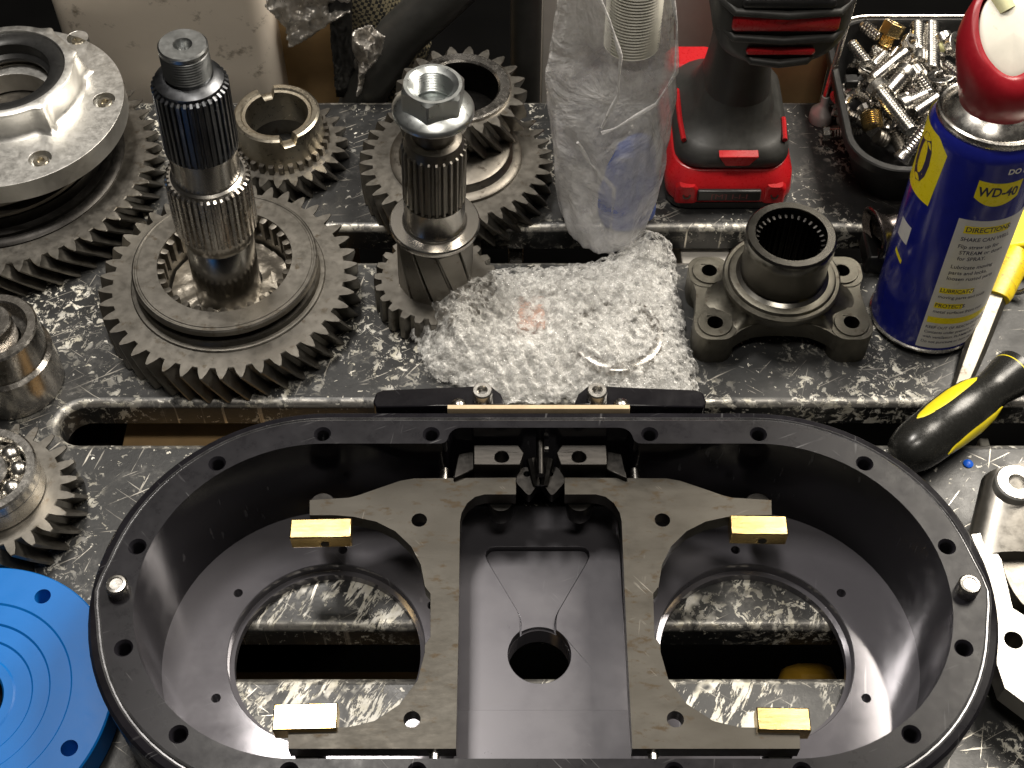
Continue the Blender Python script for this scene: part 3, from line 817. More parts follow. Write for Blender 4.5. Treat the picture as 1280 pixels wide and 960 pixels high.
mb = MB(Tm); mb.lathe([(Rb - 21, 25), (Rb - 16, 26), (Rb - 16.5, zt - 7), (Rb - 15.5, zt - 1), (Rb - 16.5, zt), (Rb - 21, zt), (Rb - 21, zt - 1), (Rb - 21, 25)], 80, cap0=False, cap1=False); t.part('inner_race', mb, M['bright'])
mb = MB(Tm); mb.lathe([(Rb - 14.5, 30), (Rb - 14.3, zt - 5), (Rb - 8, zt - 5), (Rb - 7.8, 30)], 80, cap0=False, cap1=False); t.part('ball_cage', mb, M['gear_dark'])
for kk in range(9):
    a = 2 * pi * kk / 9 + .25
    q = Vector((c.x + (Rb - 11) * math.cos(a), c.y + (Rb - 11) * math.sin(a), 0))
    mb = MB(); mb.lathe([(.1, zt - 13)] + [(6.2 * math.sin(pi * j / 12), zt - 7 - 6.2 * math.cos(pi * j / 12)) for j in range(1, 12)] + [(.1, zt - .8)], 24, (q.x, q.y)); t.part('bearing_ball', mb, M['bright'], parent=race)

# ------------------------------------------------------------------ pinion shaft with nut
Z4 = 20.0
c = at(543, 347, Z4)
zc = zup(347, Z4, 275); znk = zup(347, Z4, 247)    # collar
zn = zup(347, Z4, 177)
zn0 = zup(347, Z4, 138)
zn1 = zup(347, Z4, 104)
t = Thing('pinion_shaft', 'pinion shaft with straight spline and wide collar standing upright in the middle', 'shaft', (c.x, c.y, 0))
tp_ = at(541, 104, zn1); b0_ = Vector((c.x, c.y, 0))
Tm = Matrix.Translation(b0_) @ Vector((0, 0, 1)).rotation_difference((tp_ - b0_).normalized()).to_matrix().to_4x4()
mb = MB(Tm); gear(mb, 24, 77 / ppm(347, Z4) - 4.5, 77 / ppm(347, Z4), .3, Z4, 12, twist=0, tip=.16, foot=.33); t.part('spur_gear', mb, M['gear'], smooth=30)
rp = 46 / ppm(320, 35)
mb = MB(Tm); gear(mb, 10, rp - 1.6, rp + .4, Z4 - 1, zc - 9, 5, twist=-.55, steps=14, tip=.42, foot=.47, ch=.3); t.part('pinion_teeth', mb, M['gear'], smooth=35)
rc_ = 57 / ppm(288, zc)
rsp = 40 / ppm(220, (zc + zn) / 2)
mb = MB(Tm); mb.lathe([(rp - 3, zc - 12), (rc_ - 3, zc - 5), (rc_ - .4, zc - 4), (rc_, zc - 3.4), (rc_, zc - .8), (rc_ - .8, zc), (rc_ - 7.5, zc + .2), (rc_ - 8, zc + .2), (rsp + .8, zc + 1.2), (rsp - .4, zc + 3), (rsp - .4, znk + 1)], 72); t.part('collar', mb, M['ground'])
mb = MB(Tm); spline(mb, 26, rsp - 2.2, rsp, znk, zn, 2.0, tip=.13, foot=.32); t.part('spline', mb, M['gear'], smooth=25)
mb = MB(Tm); mb.lathe([(rsp - 1, zn - 3), (rsp - 2.0, zn + 2.2), (rsp - 2.6, zn + 3.5), (rsp - 3, zn + 3.5), (rsp - 5, zn + 5), (rsp - 6.5, zn + 5.2), (rsp - 7, zn0)], 60); t.part('stub', mb, M['gear_dark'])
t = Thing('flange_nut', 'zinc plated hexagon flange nut on top of the pinion shaft', 'nut', (c.x, c.y, zn0 - 1))
rfl = 52 / ppm(150, zn0)
mb = MB(Tm); mb.lathe([(10, zn0 - 1.2), (rfl - 1.4, zn0 - 1.2), (rfl, zn0), (rfl, zn0 + 1.8), (rfl - 1.2, zn0 + 3.4), (rfl - 6, zn0 + 6), (12, zn0 + 8)], 72, cap0=False, cap1=False); t.part('nut_flange', mb, M['zinc'])
rh = 42.5 / ppm(106, zn1)
ri_ = 28 / ppm(106, zn1)
def hexr(r, z, blend=0, a0=R_(22)):
    out = []
    for i in range(72):
        a = 2 * pi * i / 72
        b = (a - a0) % (pi / 3) - pi / 6
        rr = r * math.cos(pi / 6) / math.cos(b)
        rr = rr * (1 - blend) + r * .88 * blend
        out.append((rr * math.cos(a), rr * math.sin(a), z))
    return out
def hexc(r, zmax, a0=R_(22)):
    out = []
    for i in range(72):
        a = 2 * pi * i / 72
        b = (a - a0) % (pi / 3) - pi / 6
        rr = r * math.cos(pi / 6) / math.cos(b)
        out.append((rr * math.cos(a), rr * math.sin(a), zmax - max(0, rr - r * .87) * .8))
    return out
mb = MB(Tm)
c2 = lambda r, z: [(r * math.cos(2 * pi * i / 72), r * math.sin(2 * pi * i / 72), z) for i in range(72)]
rgs = [hexr(rh, zn0 + 1), hexc(rh, zn1 - .3), c2(rh * .87, zn1), c2(ri_ + 2, zn1), c2(ri_ + .4, zn1 - 1.2)]
zz = zn1 - 1.2
for kk in range(8): rgs += [c2(ri_ - .9, zz - .8), c2(ri_ + .3, zz - 1.7)]; zz -= 1.8
rgs += [c2(ri_, zz - 1), c2(ri_ * .3, zz - 1.2), c2(ri_ * .24, zz - 3)]
mb.rings(rgs, False, True); t.part('hexagon', mb, M['zinc'], smooth=20)

# ------------------------------------------------------------------ stacked gear pair behind the nut
Z5 = 24.0
c = at(570, 196, Z5); Rg = 121 / ppm(196, Z5)
t = Thing('stepped_gear', 'broad helical gear lying flat behind the pinion shaft, under a smaller gear', 'gear', (c.x, c.y, 0))
Tm = Matrix.Translation((c.x, c.y, 0))
mb = MB(Tm); gear(mb, 38, Rg - 8.5, Rg, .3, Z5, 24, twist=-.24, tip=.06, foot=.34); t.part('gear_wheel', mb, M['gear'], smooth=30)
mb = MB(Tm); mb.lathe([(20, Z5 - 1), (44, Z5 - 1), (44, Z5 + 2), (42.5, Z5 + 3), (38, Z5 + 3.4), (36, Z5 + 6), (36, Z5 + 9), (34, Z5 + 10), (18, Z5 + 10)], 80, cap0=False); t.part('hub_disc', mb, M['gear_dark'])
z6 = 62.0
c = at(576, 107, z6); Rg = 83 / ppm(107, z6)
t = Thing('upper_helical_gear', 'smaller helical gear with polished collar stacked on the broad gear, wide bore facing up', 'gear', (c.x, c.y, Z5 + 10))
Tm = Matrix.Translation((c.x, c.y, 0))
rk = 63 / ppm(107, z6)
mb = MB(Tm); gear(mb, 21, Rg - 8, Rg, Z5 + 11, z6 - 3, rk - 8, twist=-.34, tip=.05, foot=.36); t.part('gear_wheel', mb, M['gear'], smooth=30)
mb = MB(Tm); mb.lathe([(rk + .3, z6 - 4), (rk, z6 - .8), (rk - 1, z6), (rk - 7, z6), (rk - 8.4, z6 - 1.4)], 80, cap0=False, cap1=False); t.part('polished_collar', mb, M['steel'])
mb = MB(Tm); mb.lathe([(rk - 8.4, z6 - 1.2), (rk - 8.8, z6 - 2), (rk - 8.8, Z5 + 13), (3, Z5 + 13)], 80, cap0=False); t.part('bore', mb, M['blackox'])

# ------------------------------------------------------------------ yoke flange
ZY = 22.0
yc = at(977, 345, 36)
t = Thing('yoke_flange', 'cast steel driveshaft yoke flange with four bolt lugs and splined socket', 'yoke', (yc.x, yc.y, 0))
Tm = Matrix.Translation((yc.x, yc.y, 0))
lug = [at(885, 403, ZY), at(1056, 407, ZY), at(883, 337, ZY + 2), at(1052, 338, ZY + 2)]
lug = [(p.x - yc.x, p.y - yc.y) for p in lug]
hx_ = (abs(lug[0][0]) + abs(lug[1][0])) / 2
yl, yh_ = (lug[0][1] + lug[1][1]) / 2, (lug[2][1] + lug[3][1]) / 2
mb = MB(Tm)
W_ = hx_ + 12; top_ = yh_ + 11; bot_ = yl - 12
pad = smooth_poly([(-W_, bot_ + 1), (-W_ + 20, bot_), (-W_ + 28, bot_ + 8), (-14, bot_ + 13), (14, bot_ + 13), (W_ - 28, bot_ + 8), (W_ - 20, bot_), (W_, bot_ + 1), (W_ - .5, bot_ + 20), (W_ - 3, 0), (W_ - .5, top_ - 18), (W_ - 1, top_), (W_ - 22, top_), (W_ - 28, top_ - 8), (12, top_ - 9), (-12, top_ - 9), (-W_ + 28, top_ - 8), (-W_ + 22, top_), (-W_ + 1, top_), (-W_ + .5, top_ - 18), (-W_ + 3, 0), (-W_ + .5, bot_ + 20)], 2)
lh = [(sx * hx_, y) for sx in (-1, 1) for y in (yl, yh_)]
# lofted web, thinner in the arches
mb.prism(pad, [circ(x, y, 4.8, 20) for x, y in lh], 9, ZY)
for x, y in lh:
    mb.prism(rrect(x, y, 25.5, 25, 9.5, 7), [circ(x, y, 4.8, 20)], 0.2, ZY + .6)
    mb.prism(circ(x, y, 10.4, 32), [circ(x, y, 4.8, 20)], ZY - 1, ZY + 1.8)
t.part('flange_plate', mb, M['cast'], bevel=1.2)
def pad_r(a):
    best = 30.0
    ca, sa_ = math.cos(a), math.sin(a)
    for i in range(len(pad)):
        x1_, y1_ = pad[i]; x2_, y2_ = pad[(i + 1) % len(pad)]
        den = ca * (y2_ - y1_) - sa_ * (x2_ - x1_)
        if abs(den) < 1e-9: continue
        tt_ = (x1_ * (y2_ - y1_) - y1_ * (x2_ - x1_)) / den
        uu_ = (x1_ * sa_ - y1_ * ca) / den
        if tt_ > 0 and -1e-6 <= uu_ <= 1 + 1e-6: best = max(best, tt_)
    return best
mb = MB(Tm)
AN = 144
r0s = []
for i in range(AN):
    a = 2 * pi * i / AN
    r = pad_r(a) - 1.0
    for x, y in lh:
        al = math.atan2(y, x); dd = math.degrees((a - al + pi) % (2 * pi) - pi)
        r -= (r - (math.hypot(x, y) - 9.5)) * math.exp(-(dd / 15) ** 2)
    r0s.append(r)
rs = []
for k_ in range(12):
    f = k_ / 11
    g = 1 - (1 - f) ** 1.5
    rs.append([((r0s[i] * (1 - g) + 31 * g) * math.cos(2 * pi * i / AN), (r0s[i] * (1 - g) + 31 * g) * math.sin(2 * pi * i / AN), ZY - .6 + 13 * f ** 1.5) for i in range(AN)])
rs.append([(26 * math.cos(2 * pi * i / AN), 26 * math.sin(2 * pi * i / AN), ZY + 12.6) for i in range(AN)])
mb.rings(rs, False, False)
t.part('cast_web', mb, M['cast'], smooth=60)
ztp = zup(345, 36, 292)
ro = 57 / ppm(292, ztp)
ri2 = 42 / ppm(292, ztp)
mb = MB(Tm); mb.lathe([(ro + 3, 30), (ro + 2.6, 38), (ro + .6, 39), (ro - 1.2, 40), (ro - 1.2, ztp - 10), (ro, ztp - 8), (ro, ztp - 1.4), (ro - 1.2, ztp), (ri2 + 1.5, ztp), (ri2 + .8, ztp - 1.6), (ri2 + .8, 20)], 80, cap0=False, cap1=True)
tb = t.part('socket_tube', mb, M['steel'], label='turned steel socket tube')
tb.data.materials[0] = metal('dark_turned_steel', (.12, .116, .105), (.18, .172, .155), .2, .26, 15, bump=.02)
mb = MB(Tm)
n = 32
mb.rings([circ_ring(7 * n, ri2 + .9, ztp - 5), gear_ring(n, ri2 + .6, ri2 - 1.6, ztp - 6, 0, .12, .28), gear_ring(n, ri2 + .6, ri2 - 1.6, 21, 0, .12, .28)], False, False)
t.part('socket_teeth', mb, M['blackox'], parent=tb, smooth=25)
mb = MB(Tm); mb.lathe([(ro + 8.6, ZY + 10), (ro + 9, ZY + 12), (ro + 9, ZY + 13.6), (ro + 8, ZY + 14.4), (ro + 6, ZY + 14.4), (ro + 5, ZY + 16), (ro + 3, ZY + 16.6), (ro - 2, ZY + 16.8)], 80, cap0=False, cap1=False); t.part('dust_lip', mb, M['cast'])

# ------------------------------------------------------------------ blue disc
z = 20.0
c = Vector((-276.0, -212.0, z))
t = Thing('blue_disc', 'bright blue round plate with stepped rings and bolt holes, front left corner', 'disc', (c.x, c.y, 0))
Rd = 75.0
mb = MB()
bh = [at(38, 765, z), at(110, 946, z)]
hr = (bh[0] - c).length; a0 = math.atan2(bh[0].y - c.y, bh[0].x - c.x); a1 = math.atan2(bh[1].y - c.y, bh[1].x - c.x)
step = a0 - a1
hp = [(c.x + 63 * math.cos(a0 + k * R_(60)), c.y + 63 * math.sin(a0 + k * R_(60))) for k in range(2, 5)] + [(c.x + 64 * math.cos(a0), c.y + 64 * math.sin(a0)), (c.x + 64 * math.cos(a1), c.y + 64 * math.sin(a1))]
mb.prism(circ(c.x, c.y, Rd - .8, 128), [circ(c.x, c.y, 54, 96)] + [circ(x, y, 4.3, 20) for x, y in hp], 8, z, walls=False, bottom=False)
mb.lathe([(Rd - 2, 0), (Rd, 2), (Rd, z - 1), (Rd - .8, z)], 128, (c.x, c.y), cap0=False, cap1=False)
mb.lathe([(54, z), (53, z - .9), (43, z - .9), (42, z - 2), (34, z - 2), (33, z - 3), (25, z - 3), (24, z - 2.4), (19.5, z - 2.4), (18.5, z - 4)], 128, (c.x, c.y), cap0=False, cap1=False)
for x, y in hp: mb.lathe([(4.3, z), (4.1, 4)], 20, (x, y), cap0=False)
t.part('blue_face', mb, M['blue'], smooth=20)
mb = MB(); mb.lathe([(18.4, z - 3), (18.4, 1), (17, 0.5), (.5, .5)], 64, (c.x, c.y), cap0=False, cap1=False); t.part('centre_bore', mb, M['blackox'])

# ------------------------------------------------------------------ bubble wrap
def inside(p, poly):
    x, y = p; r = False; j = len(poly) - 1
    for i in range(len(poly)):
        xi, yi = poly[i]; xj, yj = poly[j]
        if (yi > y) != (yj > y) and x < (xj - xi) * (y - yi) / (yj - yi) + xi: r = not r
        j = i
    return r
def dist(p, poly):
    m = 1e9
    for i in range(len(poly)):
        a = Vector(poly[i]); b = Vector(poly[(i + 1) % len(poly)]); d = b - a
        t_ = max(0, min(1, (Vector(p) - a).dot(d) / d.length_squared))
        m = min(m, (Vector(p) - a - d * t_).length)
    return m
bw_px = [(508, 366), (540, 352), (600, 342), (655, 337), (700, 334), (740, 328), (775, 312), (797, 296), (822, 291), (838, 300), (845, 335), (848, 372), (858, 420), (868, 455), (874, 484), (868, 497), (800, 499), (745, 500), (640, 504), (600, 497), (566, 480), (535, 470), (522, 445), (512, 405)]
bw0 = [PW(x, y, 5) for x, y in bw_px]
bw = []
for i in range(len(bw0)):
    a_, b_ = Vector(bw0[i]), Vector(bw0[(i + 1) % len(bw0)])
    nn_ = max(2, int((b_ - a_).length / 3))
    for k_ in range(nn_):
        p_ = a_.lerp(b_, k_ / nn_); n_ = Vector(((b_ - a_).y, -(b_ - a_).x)).normalized()
        p_ += n_ * (3.4 * mn.noise(Vector((p_.x * .11, p_.y * .11, 3))) + 2.2 * mn.noise(Vector((p_.x * .45, p_.y * .45, 9))) - 1.0)
        bw.append(tuple(p_))
t = Thing('bubble_wrap_parcel', 'crumpled clear bubble wrap parcel holding a round ring behind the case', 'bubble wrap', (at(690, 420, 0).x, at(690, 420, 0).y, 0))
xs = [p[0] for p in bw]; ys = [p[1] for p in bw]
G = 0.85
nx = int((max(xs) - min(xs)) / G) + 2; ny = int((max(ys) - min(ys)) / G) + 2
ringc = at(772, 405, 26)
vid = {}; mb = MB(); vs = []; fs = []
def bwz(x, y, d):
    e = min(1, d / 26.0) ** .75
    zz = 2.5 + 22 * e
    zz += 9 * mn.noise(Vector((x * .04, y * .04, 7.1))) * e + 5 * abs(mn.noise(Vector((x * .09 + y * .05, y * .03, 4.1)))) * e
    # bubbles in a hex layout
    bx = x / 9.5 + .08 * math.sin(y * .05); by = y / 8.2
    row = math.floor(by); fx = (bx + .5 * (row % 2)) % 1 - .5; fy = by % 1 - .5
    rr = math.hypot(fx, fy * .87)
    zz += 2.1 * math.sqrt(max(0, 1 - (rr / .46) ** 2)) * (0.45 + .55 * min(1, max(0, .5 + 1.6 * mn.noise(Vector((x * .08, y * .08, 2.2))))))
    q = Vector((x * .16, y * .16, 0.5)); zz += 4.5 * (abs(mn.noise(q)) - .25)
    q = Vector((x * .45 + 9, y * .45, 2.5)); zz += 1.7 * (abs(mn.noise(q)) - .2)
    rd = math.hypot(x - ringc.x, y - ringc.y)
    zz += 2.2 * math.exp(-((rd - 25) / 2.6) ** 2)
    return max(.6, zz)
for i in range(nx):
    for j in range(ny):
        x = min(xs) + i * G; y = min(ys) + j * G
        x += .35 * mn.noise(Vector((x, y, 0))); y += .35 * mn.noise(Vector((x, y, 5)))
        if inside((x, y), bw):
            d = dist((x, y), bw)
            vid[(i, j)] = len(vs); vs.append((x, y, bwz(x, y, d)))
for (i, j) in list(vid):
    q = [(i, j), (i + 1, j), (i + 1, j + 1), (i, j + 1)]
    if all(k in vid for k in q):
        a, b, c_, d_ = (vid[k] for k in q)
        fs += [[a, b, c_], [a, c_, d_]] if (i + j) % 2 else [[a, b, d_], [b, c_, d_]]
mb.add(vs, fs)
t.part('outer_film', mb, M['bubble'], smooth=18)
mb = MB()
mb.add([(x * .96 + t.L.x * .04, y * .96 + t.L.y * .04, max(1, z * .72 - 1)) for x, y, z in vs[:]], fs)
t.part('inner_film', mb, M['bubble_in'], smooth=0)
mb = MB(); mb.prism([(x * .84 + t.L.x * .16, y * .84 + t.L.y * .16) for x, y in bw], [], .5, 2.5); t.part('foam_backing', mb, plain('white_foam', (.85, .85, .83), .6, stain=(.5, .49, .47)))
mb = MB(); mb.lathe([(28, 6), (29, 7), (29, 17), (27.5, 18), (23, 18), (22, 17), (22, 6)], 64, (ringc.x, ringc.y), cap0=False, cap1=False); t.part('wrapped_ring', mb, M['steel'])
p = at(664, 392, 14); mb = MB(); mb.box((p.x, p.y, 12), (17, 26, 8)); t.part('red_tag', mb, plain('orange_tag', (.62, .40, .32), .5), bevel=1)

# ------------------------------------------------------------------ clear bag
def rail_pts(px, py_list, y_plane=None):
    pass
bag_rows = [  # photo row, left, right (silhouette of the upright bag), standing nearly vertically
    (326, 722, 796), (300, 708, 806), (262, 699, 816), (220, 693, 828), (180, 689, 838), (140, 687, 843), (100, 686, 846), (60, 690, 847), (20, 698, 846), (-30, 705, 846), (-90, 712, 842)]
bb = at(758, 300, 0)
by = bb.y + 6
t = Thing('clear_plastic_bag', 'clear plastic bag with a white coil and blue film inside beside the drill', 'bag', (bb.x, by, 0))
def on_plane(px, py, yy):
    u = (px - 640) / FOC; v = (480 - py) / FOC
    dy = math.sin(TAU) + v * math.cos(TAU); dz = -math.cos(TAU) + v * math.sin(TAU)
    k = (yy - CAM_Y) / dy
    return Vector((u * k, yy, CAM_H + dz * k))
rs = []
dense = []
for i in range(len(bag_rows) - 1):
    a, b = bag_rows[i], bag_rows[i + 1]
    for k in range(8):
        f = k / 8; dense.append(tuple(a[j] * (1 - f) + b[j] * f for j in range(3)))
dense.append(bag_rows[-1])
for i, (py, xl_, xr_) in enumerate(dense):
    yy = by + 0.10 * i
    A = on_plane(xl_, py, yy); B = on_plane(xr_, py, yy)
    w = (B.x - A.x) / 2; cx_ = (A.x + B.x) / 2
    dpt = 10 + 22 * math.sin(pi * min(1, (i + 8) / 60)) ** .7
    ring = []
    for k in range(96):
        a = 2 * pi * k / 96
        f = 1 + .10 * mn.noise(Vector((3 * math.cos(a), 3 * math.sin(a), i * .06))) + .05 * mn.noise(Vector((9 * math.cos(a), 9 * math.sin(a), i * .16)))
        fold = 1.6 * math.sin(7 * a + i * .22 + 2 * mn.noise(Vector((math.cos(a), math.sin(a), i * .1))))
        ring.append((cx_ + w * f * math.cos(a), yy + 10 + (dpt * f + fold) * math.sin(a), max(1.0, A.z)))
    rs.append(ring)
mb = MB(); mb.rings(rs, True, False); bagfilm = t.part('bag_film', mb, M['bag'], smooth=80)
# zipper/fold ridges running down the bag
for pts in ([(740, -20), (762, 25), (776, 70), (772, 120), (748, 168)], [(838, -20), (846, 30), (846, 90), (820, 130), (770, 160), (748, 168)], [(722, 178), (738, 205), (768, 236), (762, 300)]):
    mb = MB(); q = []
    for i in range(len(pts) - 1):
        for k in range(6):
            f = k / 6; q.append((pts[i][0] * (1 - f) + pts[i + 1][0] * f, pts[i][1] * (1 - f) + pts[i + 1][1] * f))
    yy = by - 17
    P3 = [on_plane(x, y, yy + 2 * math.sin(i * .3)) for i, (x, y) in enumerate(q)]
    mb.tube(P3, [.9 + .4 * math.sin(i * .7) for i in range(len(P3))], 8); t.part('film_fold', mb, M['bag'], parent=bagfilm, smooth=80)
# coil of white cord
mb = MB()
A = on_plane(762, 58, by + 12); B = on_plane(822, -40, by + 12)
pr = []
n = 26
cz0, cz1 = A.z, B.z
for k in range(n):
    z_ = cz0 + (cz1 - cz0) * k / n
    pr += [(15.0, z_), (16.2, z_ + (cz1 - cz0) / n * .5)]
A2 = on_plane(792, 30, by + 12)
mb.lathe(pr, 40, (A2.x, by + 14)); t.part('white_coil', mb, M['fabric'], smooth=60)
mb = MB()
A = on_plane(795, 245, by + 10)
rs = []
for i in range(18):
    f = i / 17; py = 300 - 115 * f
    q = on_plane(780 + 12 * f, py, by + 8)
    w = 10 + 8 * math.sin(pi * f ** .8)
    rs.append([(q.x + (w + 1.2 * math.sin(9 * a + f * 5)) * math.cos(a) * (1 + .15 * mn.noise(Vector((2 * math.cos(a), 2 * math.sin(a), f * 3)))), by + 10 + 10 * math.sin(a), max(2, q.z) + 5 * math.cos(a) * f) for a in [2 * pi * k / 48 for k in range(48)]])
mb.rings(rs); t.part('blue_film_bundle', mb, M['gloveblue'], smooth=60)

# ------------------------------------------------------------------ cordless drill
fl = at(830, 250, 0); fr = at(986, 250, 0); ff = at(905, 263, 0)
bx = (fl.x + fr.x) / 2; bw_ = fr.x - fl.x; y0 = ff.y
t = Thing('cordless_drill', 'black and red cordless drill standing on its battery at the back', 'drill', (bx, y0 + 50, 0))
def rings_rr(mb, lst, n=6):
    mb.rings([[(x, y, z) for x, y in rrect(cx, cy, w, h_, r, n)] for cx, cy, w, h_, r, z in lst])
mb = MB(); rings_rr(mb, [(bx, y0 + 55, bw_ - 4, 106, 12, .3), (bx, y0 + 55, bw_ - 1, 109, 14, 2), (bx, y0 + 55, bw_ - 1, 109, 14, 7)])
t.part('battery_base', mb, M['blackpl'])
mb = MB(); rings_rr(mb, [(bx, y0 + 55, bw_ - 2, 108, 14, 6.8), (bx, y0 + 55, bw_, 110, 14, 10), (bx, y0 + 56, bw_ - 1, 107, 16, 22), (bx, y0 + 59, bw_ - 8, 100, 18, 29)])
bat = t.part('battery', mb, M['red'], bevel=.6)
for dx in (-29, 29):
    mb = MB(); mb.rings([[(x, y, z) for x, y in rrect(bx + dx, y0 + 5, w, 11, 3, 4)] for w, z in ((15, 7.5), (15, 19), (10, 22))]); t.part('battery_corner_bump', mb, M['red'], parent=bat)
    mb = MB(align((bx + dx, y0 - .2, 14.5), (bx + dx, y0 - 5, 17))); mb.lathe([(2.7, -1), (2.7, .6), (1.6, .6), (1.6, -.6), (.1, -.6)], 6 * 3); t.part('torx_screw', mb, M['gear_dark'], parent=bat)
mb = MB(); mb.box((bx - 1, y0 + 0.2, 14.5), (42, 3.2, 9)); gp = t.part('gauge_panel', mb, M['blackpl'], parent=bat, bevel=1)

def text_mesh(body, size, bold=0.0):
    cu = bpy.data.curves.new('txt', 'FONT'); cu.body = body; cu.size = size; cu.offset = bold; cu.resolution_u = 3
    cu.align_x = 'CENTER'; cu.align_y = 'CENTER'
    ob = bpy.data.objects.new('txt', cu); COL.objects.link(ob)
    dg = bpy.context.evaluated_depsgraph_get(); dg.update()
    me = ob.evaluated_get(dg).to_mesh()
    vs = [v.co.copy() for v in me.vertices]; fs = [list(p.vertices) for p in me.polygons]
    ob.evaluated_get(dg).to_mesh_clear()
    bpy.data.objects.remove(ob); bpy.data.curves.remove(cu)
    return vs, fs
vs, fs = text_mesh('[M] I-I-I', 8.0)
mb = MB(); mb.add([(bx - 1 + v.x, y0 - 1.6, 14.3 + v.y * .8) for v in vs], fs); t.part('gauge_marks', mb, plain('dull_print', (.20, .05, .05), .5), parent=bat, smooth=0)
# foot of the handle
mb = MB(); rings_rr(mb, [(bx + 1, y0 + 60, bw_ - 8, 92, 16, 25), (bx + 1, y0 + 57, bw_ - 9, 98, 18, 32), (bx + 1, y0 + 57, bw_ - 10, 96, 20, 39), (bx + 1, y0 + 59, bw_ - 18, 88, 22, 43), (bx + 1, y0 + 58, bw_ - 30, 78, 24, 47), (bx + 3, y0 + 58, 50, 64, 20, 54), (bx + 3, y0 + 58, 42, 56, 18, 66)])
foot = t.part('handle_foot', mb, M['rubber'], smooth=60)
fy = y0 + 8.6
mb = MB(); mb.add([(bx - 10, fy - .6, 41), (bx + 16, fy - .6, 41), (bx + 10, fy - 1.6, 34), (bx - 5, fy - 1.6, 34), (bx - 10, fy + 5, 42), (bx + 16, fy + 5, 42), (bx + 10, fy + 5, 33), (bx - 5, fy + 5, 33)], [[3, 2, 1, 0], [0, 1, 5, 4], [2, 3, 7, 6], [1, 2, 6, 5], [3, 0, 4, 7]]); t.part('red_badge', mb, M['red'], parent=foot, bevel=.5)
for sx in (-1, 1):
    mb = MB(); mb.tube([(bx + 1 + sx * 33, y0 + 22, 43), (bx + 1 + sx * 34.2, y0 + 40, 43.5), (bx + 1 + sx * (34.2), y0 + (70 if sx < 0 else 42), 43.5)], 1.8, 8); t.part('red_trim', mb, M['red'], parent=foot)
mb = MB(); rings_rr(mb, [(bx - 20, y0 + 106, 36, 24, 6, 20), (bx - 20, y0 + 106, 36, 24, 6, 38), (bx - 20, y0 + 107, 30, 20, 6, 42)]); t.part('battery_latch', mb, M['red'], bevel=1)
# handle column
mb = MB(); rings_rr(mb, [(bx + 3, y0 + 58, 44, 58, 19, 60), (bx + 3, y0 + 57, 38, 50, 17, 85), (bx + 3, y0 + 54, 37, 48, 17, 115), (bx + 3, y0 + 48, 42, 52, 17, 150), (bx + 3, y0 + 44, 46, 60, 17, 172)])
t.part('handle_grip', mb, M['rubber'], smooth=60)
# motor housing, axis along y, rear end facing the camera
hc = at(983, 24, 192); hy = hc.y
sect = [(0, 30, 27), (2.5, 34, 31), (7, 37, 34), (14, 38, 35.5), (40, 38, 36), (90, 36, 35), (150, 30, 30), (175, 22, 22)]
def oct_ring(y, a, b):
    out = []
    for i in range(48):
        th = 2 * pi * i / 48
        cs, sn = math.cos(th), math.sin(th)
        q = (abs(cs) ** 2.6 + abs(sn) ** 2.6) ** (-1 / 2.6)
        out.append((hc.x + a * q * cs, hy + y, 190 + b * q * sn))
    return out
mb = MB(); mb.rings([oct_ring(*s) for s in sect]); head = t.part('motor_housing', mb, M['rubber'], smooth=45)
for zz, ww, hh, mt, nm in ((190, 58, 10, 'red', 'red_vent'), (203, 50, 6, 'blackpl', 'vent_bar'), (171, 38, 4.5, 'red', 'red_vent'), (209, 46, 4, 'red', 'red_vent')):
    mb = MB(); pts = rrect(hc.x, zz, ww, hh, 3, 4)
    mb.rings([[(x, hy - d, z) for x, z in rrect(hc.x, zz, ww - 2 * q, hh - 2 * q, 2.5, 4)] for d, q in ((-6, 0), (1.4, 0), (2.4, 1.2))]); t.part(nm, mb, M[mt], parent=head, bevel=.3)
for zz, ww in ((180.5, 68), (197.6, 70), (164.5, 44)):
    mb = MB(); mb.tube([(hc.x - ww / 2, hy + 6, zz + 3), (hc.x - ww / 2 + 7, hy - 1, zz), (hc.x, hy - 2.6, zz - 1), (hc.x + ww / 2 - 7, hy - 1, zz), (hc.x + ww / 2, hy + 6, zz + 3)], 2.4, 10); t.part('bumper_rib', mb, M['rubber'], parent=head)

# ------------------------------------------------------------------ magnetic pick-up rod
p0 = at(1025, 150, 0)
t = Thing('telescopic_magnet_rod', 'thin steel rod on a small conical silver foot beside the fastener tray', 'pick-up tool', p0)
mb = MB(Matrix.Translation(p0)); mb.lathe([(8, .3), (8.3, 1), (8.3, 7), (7.6, 9), (3.2, 14), (2.6, 15), (2.6, 22)], 32); t.part('magnet_foot', mb, metal('pale_foot', (.50, .50, .49), (.62, .62, .60), .35, .45, 60, metallic=.35))
pt = on_plane(1076, -30, p0.y + 25)
mb = MB(); b0 = p0 + Vector((0, 0, 18)); mb.tube([b0, b0.lerp(pt, .3), b0.lerp(pt, .301), pt], [2.6, 2.6, 2.0, 2.0], 14); t.part('rod', mb, M['steel'])

